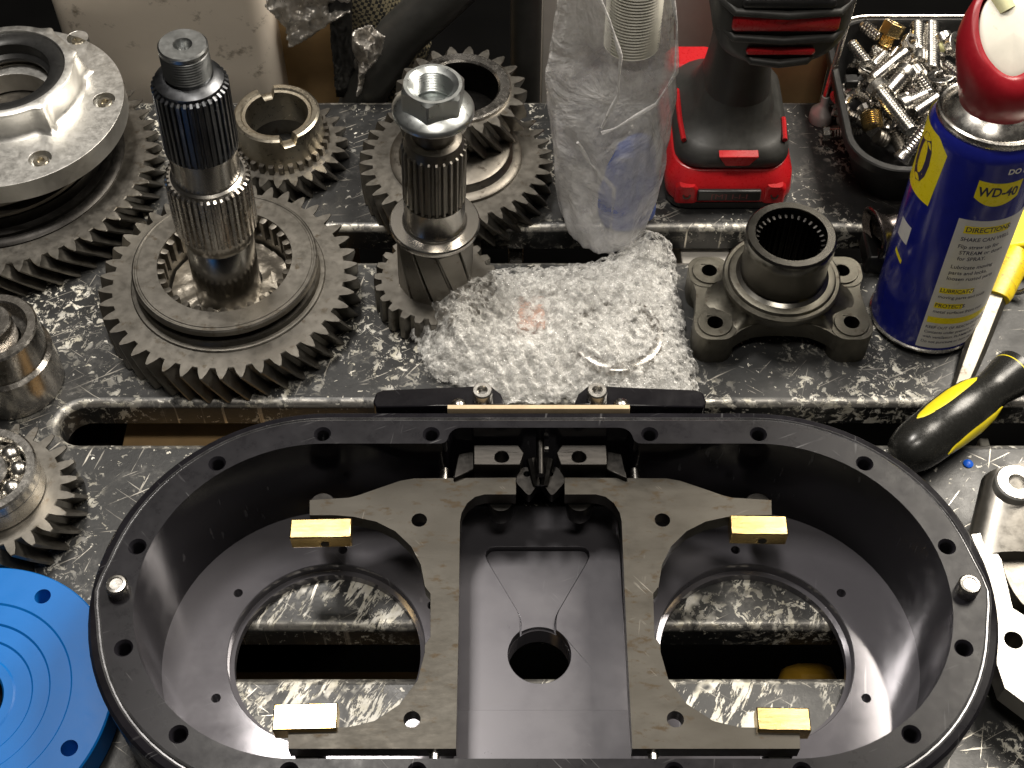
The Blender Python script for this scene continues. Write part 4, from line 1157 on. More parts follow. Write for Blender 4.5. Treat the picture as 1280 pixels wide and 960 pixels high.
# ------------------------------------------------------------------ fastener tray
ZT = 42.0
tl = at(1047, 120, ZT).x; tb_ = at(1150, 214, ZT).y; tt = at(1100, 20, ZT).y; trr = tl + 150
t = Thing('fastener_tray', 'black plastic tray full of loose bolts next to the spray can', 'tray', ((tl + trr) / 2, (tb_ + tt) / 2, 0))
cx_, cy_, w_, h_ = (tl + trr) / 2, (tb_ + tt) / 2, trr - tl, tt - tb_
mb = MB(); mb.rings([[(x, y, z) for x, y in rrect(cx_, cy_, w_ - 2 * o, h_ - 2 * o, 34 - o * .6, 10)] for o, z in ((15, .3), (13.5, 1.5), (2.5, ZT - 8), (0, ZT - 7), (0, ZT - .8), (.8, ZT), (4.2, ZT), (5, ZT - .8), (5.5, ZT - 6), (17, 4), (21, 3))], True, True)
tray = t.part('tray_shell', mb, M['blackpl'], smooth=40)
mb = MB(); ol = [p for p in rrect(cx_, cy_, w_ - 2.2, h_ - 2.2, 33, 10) if p[1] > tb_ + 52 and p[0] < trr - 10]
ol = sorted([p for p in ol if True], key=lambda p: math.atan2(p[1] - cy_ + 40, -(p[0] - trr)))
ol.append((trr - 30, tt - 1.1)); ol = sorted(ol, key=lambda p: (p[1] if p[0] < tl + 2 else 1e4 + p[0]))
mb.tube([(x, y, ZT + .8) for x, y in ol], 1.1, 8); t.part('metal_rim_wire', mb, M['bright'], parent=tray)
mb = MB(); q = at(1064, 100, ZT); mb.box((q.x, q.y, ZT - 1), (9, 8, 6)); t.part('divider_clip', mb, M['blackpl'], bevel=1)

def bolt(label, a, b, r, head, mat, za=40, zb=40, nm='loose_bolt', cat='bolt', hr=None):
    r *= 1.18
    A = at(a[0], a[1], za); B = at(b[0], b[1], zb)
    Lg = (B - A).length
    t = Thing(nm, label, cat, A, 'fasteners in the black tray')
    Mx = align(A, B)
    mb = MB(Mx); mb.lathe([(r - .8, 0)] + thread(r, .6, Lg, 2.3, .7), 28); t.part('threaded_shank', mb, mat, smooth=40)
    hr = hr or r * 1.6
    if head == 'cap':
        mb = MB(Mx); mb.lathe([(hr, Lg), (hr, Lg + 6), (hr - .7, Lg + 6.8), (r * .75, Lg + 6.8), (r * .7, Lg + 3.5), (.1, Lg + 3.5)], 28); t.part('socket_head', mb, mat)
    elif head == 'csk':
        mb = MB(Mx); mb.lathe([(r, Lg), (hr + .6, Lg + 4.2), (hr + .6, Lg + 5), (r * .7, Lg + 5), (r * .65, Lg + 2.4), (.1, Lg + 2.4)], 28); t.part('countersunk_head', mb, mat)
    elif head == 'hex':
        mb = MB(Mx); mb.rings([[(hr * math.cos(2 * pi * i / 6), hr * math.sin(2 * pi * i / 6), z) for i in range(6)] for z in (Lg, Lg + 5)]); t.part('hexagon_head', mb, mat, bevel=.5)
    elif head == 'cyl':
        mb = MB(Mx); mb.lathe([(r, Lg), (hr, Lg + .5), (hr, Lg + 9), (hr - 1, Lg + 9.6), (.1, Lg + 9.6)], 24); t.part('plain_head', mb, mat)
    return t
S, Bt, Br, Gd = M['steel'], M['bright'], M['brass'], M['gear_dark']
bolt('dark threaded stud in the far left corner of the tray', (1098, 46), (1078, 30), 4.0, None, S, 40, 42)
bolt('long screw lying left edge of the tray with thread pointing at the rim', (1084, 80), (1064, 54), 3.6, None, Bt, 40, 42)
bolt('countersunk screw crossing the others with its round head near the tray clip', (1106, 68), (1090, 84), 3.4, 'csk', Bt, 38, 40, hr=7)
bolt('tall cap screw upright near the middle back of the tray', (1147, 30), (1147, 66), 4.6, 'cyl', Bt, 42, 40, hr=5.6)
bolt('long screw lying straight back to front right of the tall cap screw', (1165, 88), (1165, 32), 4.6, None, Bt, 40, 40)
bolt('socket screw lying diagonally across the middle of the pile', (1090, 100), (1124, 72), 3.9, 'csk', Bt, 46, 46, hr=5)
bolt('short knurled socket screw in the centre of the tray', (1110, 116), (1126, 98), 4.6, 'cap', Bt, 46, 47)
bolt('longest cap screw with its head at left and thread running to the front rim', (1139, 164), (1101, 116), 4.2, 'cap', Bt, 46, 46)
bolt('bright cap screw lying on its side in front of the centre', (1158, 118), (1132, 130), 4.2, 'cap', Bt, 42, 42)
bolt('small bright hex screw near the can rim', (1162, 116), (1148, 96), 3.4, 'cap', Bt, 44, 46)
bolt('steel screw pointing right under the can shoulder', (1142, 142), (1172, 122), 4.0, None, S, 44, 44)
bolt('countersunk screw leaning over the front rim of the tray', (1158, 160), (1132, 192), 4.0, 'csk', Bt, 56, 44, hr=5)
bolt('short stud behind the red nozzle at the right of the tray', (1202, 98), (1182, 82), 3.8, None, S, 46, 46)
bolt('small set screw at the front left of the tray', (1108, 176), (1096, 170), 4.5, None, M['gear_dark'], 30, 34)
bolt('short screw beside the white washer at the back right', (1188, 66), (1182, 54), 3.4, 'cap', Bt, 40, 42)
bolt('screw lying beneath the crossing screws at left centre', (1122, 62), (1104, 88), 3.2, None, S, 34, 34)
bolt('screw half buried at the back of the pile', (1135, 96), (1130, 56), 3.2, None, S, 34, 34)
bolt('screw showing only its thread under the brass nut', (1092, 60), (1110, 74), 3.2, None, Bt, 34, 34)
bolt('screw half hidden at the front centre of the pile', (1118, 130), (1150, 150), 3.4, 'cap', S, 32, 32)
bolt('screw half hidden below the washer at the right', (1168, 60), (1190, 120), 3.4, None, S, 30, 30)
bolt('screw half hidden low at the front of the tray', (1128, 190), (1112, 156), 3.4, None, M['gear_dark'], 24, 24)
def nut_thing(label, px, py, z, r, h, mat, tilt, hexn=True, nm='loose_nut', cat='nut', ri=None):
    A = at(px, py, z)
    t = Thing(nm, label, cat, A, 'fasteners in the black tray')
    Mx = Matrix.Translation(A) @ Matrix.Rotation(R_(tilt[0]), 4, 'X') @ Matrix.Rotation(R_(tilt[1]), 4, 'Y')
    n = 6 if hexn else 32
    ri = ri or r * .5
    mb = MB(Mx)
    m_ = 36
    def rg(rad, zz, hx):
        out = []
        for i in range(m_):
            a = 2 * pi * i / m_
            q = rad * (math.cos(pi / 6) / math.cos((a % (pi / 3)) - pi / 6) if hx else 1)
            out.append((q * math.cos(a), q * math.sin(a), zz))
        return out
    mb.rings([rg(ri, 0, False), rg(r, 0, hexn), rg(r, h, hexn), rg(ri, h, False)], loop=True)
    t.part('nut_body' if hexn else 'washer_ring', mb, mat, bevel=.4)
    return t, Mx
t, Mx = nut_thing('golden brass hexagon fitting at the back of the tray', 1112, 44, 42, 8.5, 9, Br, (-25, 20))
mb = MB(Mx); mb.lathe([(5, -8)] + thread(5.2, -8, 1, 1.4, .6), 24); t.part('threaded_stub', mb, Br)
nut_thing('plain steel hexagon nut next to the brass fitting', 1134, 54, 42, 6, 6, Bt, (30, 20))
nut_thing('large flat washer at left of the tray under the diagonal screw', 1088, 84, 38, 9, 1.6, Bt, (-8, 8), False, 'flat_washer', 'washer')
nut_thing('thick washer standing between the screws at the right', 1177, 98, 42, 9.5, 3, Bt, (-10, -14), False, 'flat_washer', 'washer', 4.5)
nut_thing('pale yellow plastic washer behind the red nozzle', 1178, 58, 38, 7, 5, plain('pale_yellow', (.70, .68, .35), .5), (20, 25), False, 'flat_washer', 'washer')
nut_thing('steel spacer half hidden by the red nozzle', 1192, 58, 42, 9, 5, Bt, (25, 30), False, 'flat_washer', 'washer')
A = at(1091, 158, 36); B = at(1088, 138, 40)
t = Thing('brass_plug', 'short threaded brass plug at the front left of the tray', 'plug', A, 'fasteners in the black tray')
mb = MB(align(A, B)); mb.lathe([(6, -2)] + thread(7.2, -1, 9, 1.5, .6) + [(6.4, 9.5), (3, 9.5), (2.8, 6), (.1, 6)], 30); t.part('plug_body', mb, Br, smooth=60)
# loose small pieces filling the bottom of the tray
mb = MB()
rnd = random.Random(5)
for i in range(85):
    p = at(rnd.uniform(1070, 1205), rnd.uniform(45, 175), rnd.uniform(14, 33)); a = rnd.uniform(0, 2 * pi); Lg = rnd.uniform(14, 24)
    if not (tl + 14 < p.x < trr - 14 and tb_ + 16 < p.y < tt - 16): continue
    q = p + Vector((math.cos(a) * Lg * .5, math.sin(a) * Lg * .5, rnd.uniform(-2, 4)))
    mb.M = align(p, q); mb.lathe([(3.0, 0)] + thread(3.6, 0, Lg, 1.9, .7), 10)
    mb.lathe([(5.2, Lg * .98), (5.2, Lg + 4), (2, Lg + 4)], 12)
o = mb.obj('buried_fasteners', M['steel'], None, (cx_, cy_, 4), smooth=25)
tag(o, 'mass of half buried screws filling the bottom of the tray', 'screws', None, 'stuff')

# ------------------------------------------------------------------ spray can
cb = at(1154, 395, 0)
RC = 131 / 2 / ppm(395, 0)
HC = 156.0
ct = at(1243, 138, HC)
t = Thing('spray_can', 'blue and yellow spray lubricant can with red straw nozzle', 'spray can', cb)
axis = (Vector((ct.x, ct.y, HC)) - cb); 
HC = axis.length
Mc = align(cb, ct)
# keep azimuth: rotation about own axis handled with world azimuth
q = Vector((0, 0, 1)).rotation_difference(axis.normalized()).to_matrix().to_4x4()
Mc = Matrix.Translation(cb) @ q
mb = MB(Mc); mb.lathe([(RC - 3, .4), (RC, 0), (RC + .9, 1), (RC + .9, 2.2), (RC, 3)], 96); t.part('bottom_seam', mb, M['bright'])
mb = MB(Mc); mb.lathe([(RC, 2.6), (RC, HC - 13), (RC - .5, HC - 9), (RC - 2.4, HC - 5.6), (RC - 3.4, HC - 4.6)], 128, cap0=False, cap1=False); body = t.part('can_body', mb, M['canblue'])
mb = MB(Mc); mb.lathe([(RC - 3.6, HC - 6), (RC - 2.6, HC - 4.4), (RC - 2.2, HC - 2.6), (RC - 2.6, HC - .6), (RC - 3.6, HC), (RC - 5, HC - .6), (RC - 6, HC - 3), (RC - 7, HC - 1.6), (RC - 9, HC + 1), (RC - 14, HC + 5), (RC - 19, HC + 8), (12, HC + 10)], 96, cap0=False); t.part('metal_dome', mb, M['bright'])
phi0 = math.atan2(CAM_Y - cb.y, 0 - cb.x)
def wrap(a_deg, z, dr=.12):
    a = phi0 + R_(a_deg)
    return ((RC + dr) * math.cos(a), (RC + dr) * math.sin(a), z)
def patch(corners_fn, nu, nv, dr):
    vs, fs = [], []
    for j in range(nv + 1):
        for i in range(nu + 1):
            a, z = corners_fn(i / nu, j / nv)
            vs.append(wrap(a, z, dr))
    for j in range(nv):
        for i in range(nu):
            k = j * (nu + 1) + i
            fs.append([k, k + 1, k + nu + 2, k + nu + 1])
    return vs, fs
def wrapped_text(words, size, a_deg, z, dr, mat, name, sx=1.0, bold=0, left=False, shear=0):
    vs, fs = text_mesh(words, size, bold)
    if left:
        mnx = min(v.x for v in vs); vs = [Vector((v.x - mnx, v.y, 0)) for v in vs]
    mb = MB(Mc)
    mb.add([wrap(a_deg + math.degrees((v.x * sx) / RC), z + v.y + shear * v.x, dr) for v in vs], fs)
    return t.part(name, mb, mat, parent=body, smooth=0)
def px_a(px, py):
    """azimuth and height on the can surface seen at a photo pixel"""
    u = (px - 640) / FOC; v = (480 - py) / FOC
    d = Vector((u, math.sin(TAU) + v * math.cos(TAU), -math.cos(TAU) + v * math.sin(TAU)))
    o = Vector((0, CAM_Y, CAM_H)); inv = Mc.inverted()
    o2 = inv @ o; d2 = (inv.to_3x3() @ d)
    A_ = d2.x ** 2 + d2.y ** 2; B_ = 2 * (o2.x * d2.x + o2.y * d2.y); C_ = o2.x ** 2 + o2.y ** 2 - RC ** 2
    D_ = B_ * B_ - 4 * A_ * C_
    k = (-B_ - math.sqrt(max(0, D_))) / (2 * A_)
    p = o2 + d2 * k
    a = math.degrees(math.atan2(p.y, p.x) - phi0)
    return ((a + 180) % 360 - 180, p.z)
aL, zL = px_a(1205, 270); aB, zB_ = px_a(1140, 428)
a0_ = (aL + aB) / 2
ptop = zL - 2
mb = MB(Mc); vs, fs = patch(lambda u, v: (a0_ + (95) * u, 5 + (ptop - 5) * v - (0 if 0 < u < 1 else 0)), 30, 24, .10); mb.add(vs, fs); t.part('white_panel', mb, M['canwhite'], parent=body, smooth=60)
sa, sz = px_a(1248, 243)
def shield(u, v):
    a = sa - 22 + 44 * u
    top = sz + 7.5 + 1.2 * (2 * u - 1) ** 2; bot = sz - 8.5 + 5.5 * (abs(2 * u - 1)) ** 2
    return (a, bot + (top - bot) * v)
mb = MB(Mc); vs, fs = patch(shield, 20, 6, .14); mb.add(vs, fs); t.part('small_shield', mb, M['canyellow'], parent=body, smooth=60)
wrapped_text('WD-40', 8.6, sa, sz + 1.0, .2, M['ink'], 'shield_lettering', .84, .25)
# big shield at left
b1, z1_ = px_a(1177, 210); b2, z2_ = px_a(1163, 262)
def bigs(u, v):
    a = b1 - 120 + (120 + 2) * u
    top = z1_ + 16 - max(0, (u - .88)) * 60; bot = z2_ + 1 + 7 * (1 - min(1, (1 - u) * 4)) * 0
    return (a - (1 - v) * 3.5 * (u > .9), bot + (top - bot) * v)
mb = MB(Mc); vs, fs = patch(bigs, 30, 8, .10); mb.add(vs, fs); t.part('large_shield', mb, M['canyellow'], parent=body, smooth=60)
vs_, fs_ = text_mesh('WD-40', 44, .5)
mxx = max(v.x for v in vs_)
mb = MB(Mc); mb.add([wrap(b1 - 15 + math.degrees((v.x - mxx) * .85 / RC), (z1_ + z2_) / 2 + 8 + v.y, .2) for v in vs_], fs_); t.part('large_lettering', mb, M['ink'], parent=body, smooth=0)
a9, z9 = px_a(1266, 215)
wrapped_text('DO NOT', 5, a9 - 4, z9, .2, M['white'], 'warning_print', 1, .15, left=True)
yb_ = [(ptop - 7, 'DIRECTIONS:', 44, 8), ]
def band(z, h, a_s, a_e, nm='yellow_band'):
    mb = MB(Mc); vs, fs = patch(lambda u, v: (a0_ + a_s + (a_e - a_s) * u, z - h / 2 + h * v), 16, 1, .16); mb.add(vs, fs); t.part(nm, mb, M['canyellow'], parent=body, smooth=60)
band(ptop - 7, 5.4, 8, 56)
wrapped_text('DIRECTIONS:', 5.0, a0_ + 10, ptop - 7, .22, M['ink'], 'panel_print', .95, .08, left=True)
lines = [(-14, 'SHAKE CAN WELL.', 8), (-19.5, 'Flip straw up for', 8), (-24, 'STREAM or down', 11), (-28.5, 'for SPRAY.', 11), (-35, 'Lubricate moving', 8), (-39.5, 'parts and locks,', 8), (-44, 'loosen rusted parts', 8)]
for dz_, s_t, aa in lines:
    wrapped_text(s_t, 3.9, a0_ + aa, ptop + dz_, .2, M['ink'], 'panel_print', .95, .04, left=True)
band(ptop - 54, 4.2, 5, 40); wrapped_text('LUBRICATES', 3.9, a0_ + 6, ptop - 54, .22, M['ink'], 'panel_print', .95, .06, left=True)
wrapped_text('moving parts and tools', 3.4, a0_ + 6, ptop - 59, .2, M['ink'], 'panel_print', .95, .02, left=True)
band(ptop - 66, 4.2, 5, 34); wrapped_text('PROTECTS', 3.9, a0_ + 6, ptop - 66, .22, M['ink'], 'panel_print', .95, .06, left=True)
wrapped_text('metal surfaces from rust', 3.4, a0_ + 6, ptop - 71, .2, M['ink'], 'panel_print', .95, .02, left=True)
band(ptop - 78, 4.8, 3, 80)
zz = ptop - 84
for i, s_t in enumerate(('KEEP OUT OF REACH OF CHILDREN', 'Contents under pressure. Use', 'with ventilation. FLAMMABLE', 'Do not puncture or burn can', 'avoid contact with eyes, skin', 'Store below 120 F away from', 'heat, sparks and open flame')):
    if zz < 10: break
    wrapped_text(s_t, 3.0, a0_ + 4, zz, .2, M['ink'], 'panel_print', .95, .02, left=True); zz -= 4.0
q1 = px_a(1132, 292)
mb = MB(Mc); vs, fs = patch(lambda u, v: (q1[0] - 14 + 20 * u, q1[1] - 6 + 13 * v), 5, 1, .12); mb.add(vs, fs); t.part('small_sticker', mb, M['canwhite'], parent=body)
q1 = px_a(1124, 316)
mb = MB(Mc); vs, fs = patch(lambda u, v: (q1[0] - 8 + 15 * u, q1[1] - 1.5 + 3 * v - 4 * u), 5, 1, .12); mb.add(vs, fs); t.part('yellow_dash', mb, M['canyellow'], parent=body)
# nozzle: red cradle, white lever
zc0 = HC + 4
lowd = phi0 + R_(28)
def lip_z(a): return HC + 31 + 34 * ((1 - math.cos(a - lowd)) / 2) ** .9
def cap_pt(a, f, r0=17.5, r1=27.5, dz=0):
    z = (HC + 4) * (1 - f) + (lip_z(a) + dz) * f
    h_ = (z - HC) / 60
    r = r0 + (r1 - r0) * min(1, h_ * 1.5) ** .75 - 6.5 * f ** 5
    sh_ = 7 * h_
    return (r * math.cos(a) + sh_ * math.cos(phi0 - pi / 2), r * math.sin(a) + sh_ * math.sin(phi0 - pi / 2), z)
AA = [2 * pi * i / 72 for i in range(72)]
mb = MB(Mc)
rs = [[cap_pt(a, k / 11) for a in AA] for k in range(12)]
rs += [[cap_pt(a, 1.0, 16.2, 26.2, 1.0) for a in AA], [cap_pt(a, 1.0, 13.8, 23.4, .6) for a in AA], [cap_pt(a, .8, 13.8, 23.4) for a in AA], [cap_pt(a, .5, 13.8, 23.4) for a in AA]]
mb.rings(rs, False, False)
t.part('red_nozzle_cap', mb, M['redcap'], smooth=50)
mb = MB(Mc)
rs = []
for f_, dz_ in ((.0, -2.2), (.04, -.4), (.15, 1.0), (.4, 2.4), (.7, 3.2), (.98, 3.4)):
    ring = []
    for a in AA:
        x, y, z = cap_pt(a, 1.0, 12.9, 22.6, -2.0)
        c0x, c0y = 4 * math.cos(phi0 - pi / 2), 4 * math.sin(phi0 - pi / 2)
        zz = z * (1 - f_) + (HC + 46) * f_
        ring.append((x * (1 - f_) + c0x * f_, y * (1 - f_) + c0y * f_, zz + dz_ * .6))
    rs.append(ring)
low = [(x, y, z - 14) for x, y, z in rs[0]]
mb.rings([low] + rs, False, True); t.part('white_lever', mb, M['white'], smooth=60)
p = Mc @ Vector((14 * math.cos(phi0 - 2.2), 14 * math.sin(phi0 - 2.2), HC + 54)); p2 = p + Vector((-10, 14, 12))
mb = MB(); mb.tube([p, p2], 5.5, 16); t.part('straw_hinge', mb, plain('pale_yellow_nozzle', (.72, .70, .42), .4))

# ------------------------------------------------------------------ screwdriver and scraper
a = at(1142, 560, 17); b = at(1268, 466, 19)
t = Thing('screwdriver', 'black screwdriver with yellow grip inserts lying across the slot', 'screwdriver', a)
Mx = align(a, b); Lg = (b - a).length
prof = [(.1, -15), (8, -13), (13, -8), (15.6, 0), (16.5, 9), (16.6, 18), (17, 19), (17.2, 40), (15.8, 52), (12.8, 62), (12.6, 70), (14.6, 80), (15.2, 88), (14, Lg * .98), (11.5, Lg + 2)]
ml = max(z for r, z in prof); prof = [(r, z * (Lg + 2) / ml if z > 0 else z) for r, z in prof]
mb = MB(Mx); mb.lathe([(r * .93, z) for r, z in prof], 40); hd = t.part('handle', mb, plain('glossy_black_grip', (.014, .014, .013), .26, var=.2, bump=.1), smooth=50)
mb = MB(Mx); mb.lathe([(13.6, Lg - 4), (13.9, Lg - 2.5), (13.4, Lg - 1), (12, Lg)], 40); t.part('yellow_ring', mb, M['yellow'], parent=hd)
# yellow oval inserts on the grip
xa = Mx.to_3x3().inverted()
up_l = xa @ Vector((0, -.55, .84)); ang0 = math.atan2(up_l.y, up_l.x)
def rad_at(z):
    for i in range(len(prof) - 1):
        if prof[i][1] <= z <= prof[i + 1][1]:
            f = (z - prof[i][1]) / (prof[i + 1][1] - prof[i][1] + 1e-6); return (prof[i][0] * (1 - f) + prof[i + 1][0] * f) * .93
    return 15
cd_ = (Vector((0, CAM_Y, CAM_H)) - a).normalized(); cl = xa @ cd_; ca_ = math.atan2(cl.y, cl.x)
tst = (Mx.to_3x3() @ Vector((math.cos(ca_ + .8), math.sin(ca_ + .8), 0)))
sg = 1 if tst.x < 0 else -1
img_l = Vector((math.cos(ca_ + sg * R_(52)), math.sin(ca_ + sg * R_(52)), 0)); img_r = Vector((math.cos(ca_ - sg * R_(66)), math.sin(ca_ - sg * R_(66)), 0))
for dirv, z_c, zl, nm in ((img_l, 33, 25, 'yellow_grip_insert'), (img_r, 36, 25, 'yellow_grip_insert')):
    ac = math.atan2(dirv.y, dirv.x); vs = []; fs = []
    m1, m2 = 16, 8
    for i in range(m1 + 1):
        f = i / m1 * 2 - 1; wd = 15 * math.sqrt(max(0, 1 - f * f)) ** 1.0
        for j in range(m2 + 1):
            g = j / m2 * 2 - 1; z_ = z_c + zl * f
            aa = ac + R_(wd * 1.3 * g); rr = rad_at(z_) + .5 * (1 - abs(g) ** 4) + .05
            vs.append((rr * math.cos(aa), rr * math.sin(aa), z_))
    for i in range(m1):
        for j in range(m2):
            k = i * (m2 + 1) + j; fs.append([k, k + 1, k + m2 + 2, k + m2 + 1])
    mb = MB(Mx); mb.add(vs, fs); t.part(nm, mb, M['yellow'], parent=hd, smooth=60)
mb = MB(Mx); mb.lathe([(5, Lg), (4.2, Lg + 2), (4.2, Lg + 90)], 24); t.part('shank', mb, M['steel'])

a = at(1203, 478, 3); b = at(1243, 372, 14); c = at(1268, 318, 18)
t = Thing('yellow_scraper', 'flat steel chisel blade with dirty yellow handle passing under the screwdriver', 'scraper', a)
d = (b - a).normalized(); sd = Vector((d.y, -d.x, 0)).normalized(); n_ = d.cross(sd) * -1
mb = MB()
rs = []
for f, w, h_ in ((-.25, 4.5, 1.2), (0, 5.5, 2), (.4, 7, 3.4), (.8, 7.5, 4.4), (1.05, 7.8, 5)):
    p = a.lerp(b, f)
    rs.append([p - sd * w - n_ * h_ * .2, p - sd * w * .6 + n_ * h_, p + sd * w * .6 + n_ * h_, p + sd * w - n_ * h_ * .2, p + sd * w * .6 - n_ * h_, p - sd * w * .6 - n_ * h_])
mb.rings(rs); t.part('blade', mb, metal('worn_blade', (.20, .185, .16), (.34, .32, .28), .34, .5, 60, bump=.1, stain=(.14, .11, .08)), bevel=.3)
mb = MB(); rs = []
for f, w in ((-.02, 10), (.1, 11), (.5, 11.5), (.8, 12), (.92, 10), (1.05, 6)):
    p = b.lerp(c, f) + n_ * 1
    rs.append([p + sd * w * math.cos(x) * (abs(math.cos(x)) ** -.2 if abs(math.cos(x)) > .1 else 1) * .93 + n_ * 6.5 * math.sin(x) for x in [2 * pi * i / 20 for i in range(20)]])
mb.rings(rs); t.part('yellow_handle', mb, M['yellow_dirty'], bevel=.4, smooth=50)

# things at the right edge behind the scraper
p = at(1275, 285, 20)
t = Thing('yellow_grip', 'yellow and black tool handle cut off by the right edge beside the can', 'tool handle', (p.x + 10, p.y, 0))
mb = MB(); mb.prism([PW(1258, 308, 20), PW(1272, 262, 20), PW(1320, 250, 20), PW(1320, 300, 20)], [], 6, 20); t.part('yellow_shell', mb, M['yellow'], bevel=2)
mb = MB(); mb.prism([PW(1275, 330, 10), PW(1285, 300, 10), PW(1340, 290, 10), PW(1340, 350, 10)], [], .3, 10); t.part('black_shell', mb, M['blackpl'], bevel=2)
p = at(1272, 350, 10)
mb = MB(align(p, p + Vector((-.6, -.6, 1)))); 
mb.rings([[( (8 + 1.7 * math.cos(w)) * math.cos(u), (8 + 1.7 * math.cos(w)) * math.sin(u), 1.7 * math.sin(w)) for w in [2 * pi * j / 10 for j in range(10)]] for u in [2 * pi * i / 32 for i in range(32)]], loop=True)
tag(mb.obj('steel_ring', M['bright'], None, p), 'small steel ring lying by the yellow tool at the right edge', 'ring')
p = at(1268, 352, 8)
# dark flared tube beside can
a = at(1096, 290, 26); b = at(1124, 286, 24)
t = Thing('flared_tube', 'dark flared metal tube end lying between the yoke and the spray can', 'tube', (a.x, a.y, 0))
b = a + Vector((40, 10, 3))
mb = MB(align(a, b)); mb.lathe([(11, 0), (16, -3), (17, -2.4), (16.6, -1), (11.5, 3), (9, 8), (8.5, 34)], 40, cap0=False); t.part('flare', mb, metal('dark_tube', (.16, .14, .13), (.25, .22, .21), .2, .35, 60))
mb = MB(); mb.box((a.x + 15, a.y, 8), (40, 26, 15.4)); t.part('tube_support', mb, M['blackpl'], bevel=2)

# ------------------------------------------------------------------ aluminium casting at right edge
z = 30.0
p = at(1290, 740, z)
t = Thing('aluminium_casting', 'silver aluminium cast bracket with bolt hole at the right edge', 'casting', (p.x, p.y, 0))
mb = MB()
pl = [PW(x, y, z) for x, y in ((1222, 676), (1236, 700), (1252, 735), (1262, 770), (1292, 790), (1350, 800), (1350, 930), (1300, 895), (1254, 858), (1250, 820), (1247, 780), (1236, 730))]
hc_ = PW(1267, 800, z)
pl = [PW(x, y, z) for x, y in ((1214, 668), (1232, 665), (1252, 700), (1266, 760), (1290, 775), (1350, 785), (1350, 930), (1300, 893), (1256, 860), (1246, 830), (1246, 780), (1236, 725))]
mb.prism(pl, [circ(hc_[0], hc_[1], 4.8, 24)], 16, z); t.part('mount_flange', mb, metal('cast_grey', (.40, .39, .36), (.54, .52, .49), .4, .55, 40, bump=.3, bscale=700, bdist=.00012), bevel=1.2)
mb = MB(); mb.lathe([(4.6, z - .5), (4.4, 6)], 24, hc_, cap0=False)
t.part('bolt_bore', mb, M['gear_dark'])
rs = []
for f in [i / 14 for i in range(15)]:
    pa = at(1243 + 30 * f ** 2 * 0 + 18 * f, 700 - 110 * f, 26 + 12 * f); 
    w = 16 - 3 * f
    rs.append([(pa.x + 10 + (w + 10) * math.cos(x), pa.y + 2 * math.sin(x), pa.z - 8 + 14 * math.sin(x)) for x in [2 * pi * i / 24 for i in range(24)]])
mb = MB(); mb.rings(rs); t.part('arm', mb, metal('cast_arm', (.24, .225, .20), (.32, .305, .28), .28, .42, 50, bump=.2), smooth=60)
c = at(1272, 602, 44)
mb = MB(); mb.lathe([(11, 4), (11.5, 6), (11.5, 43), (10.5, 44), (5, 44), (4.6, 43), (4.6, 20)], 40, (c.x, c.y)); t.part('end_boss', mb, M['alu'])
mb = MB(); q = [PW(x, y, 24) for x, y in ((1262, 640), (1330, 620), (1340, 770), (1285, 765), (1262, 735), (1250, 700))]
mb.prism(smooth_poly(q, 2), [], 4, 24); t.part('cast_web', mb, metal('cast_web', (.12, .11, .095), (.18, .17, .15), .3, .45, 50, bump=.2), bevel=3)

# ------------------------------------------------------------------ background things behind the bench
def bgx(px, py, y): return on_plane(px, py, y)
yb = 270
A = bgx(76, 60, yb); B = bgx(342, 60, yb)
mb = MB(); mb.rings([[(x, y, z) for x, y in rrect((A.x + B.x) / 2, yb + 70, B.x - A.x, 140, 14, 8)] for z in (-168, 140)])
tag(mb.obj('stainless_container', M['stainless'], None, ((A.x + B.x) / 2, yb + 70, -168)), 'upright spotted stainless steel container behind the bench', 'container')
def bgbox(name, label, cat, x0, x1, y, mat, dep=60, ztop=160, bev=1.5, zb=-168):
    A = bgx(x0, 90, y); B = bgx(x1, 90, y)
    mb = MB(); mb.box(((A.x + B.x) / 2, y + dep / 2, (zb + ztop) / 2), (B.x - A.x, dep, ztop - zb))
    return tag(mb.obj(name, mat, None, ((A.x + B.x) / 2, y + dep / 2, zb), bevel=bev), label, cat)
bgbox('cardboard_box', 'tan cardboard box behind the small bronze ringed gear', 'box', 344, 424, 300, M['card'], ztop=60)
bgbox('cardboard_box', 'brown cardboard box behind the drill handle', 'box', 930, 1034, 285, M['card'], ztop=70)
bgbox('grey_panel', 'pale grey upright board behind the clear plastic bag', 'board', 676, 900, 310, M['cardgrey'], dep=10, ztop=260)
A = bgx(657, 60, 290)
mb = MB(); mb.tube([(A.x, 290, -168), (A.x, 290, 200)], 11, 24); tag(mb.obj('black_hose', M['rubber'], None, (A.x, 290, -168)), 'black vertical hose beside the grey board', 'hose')
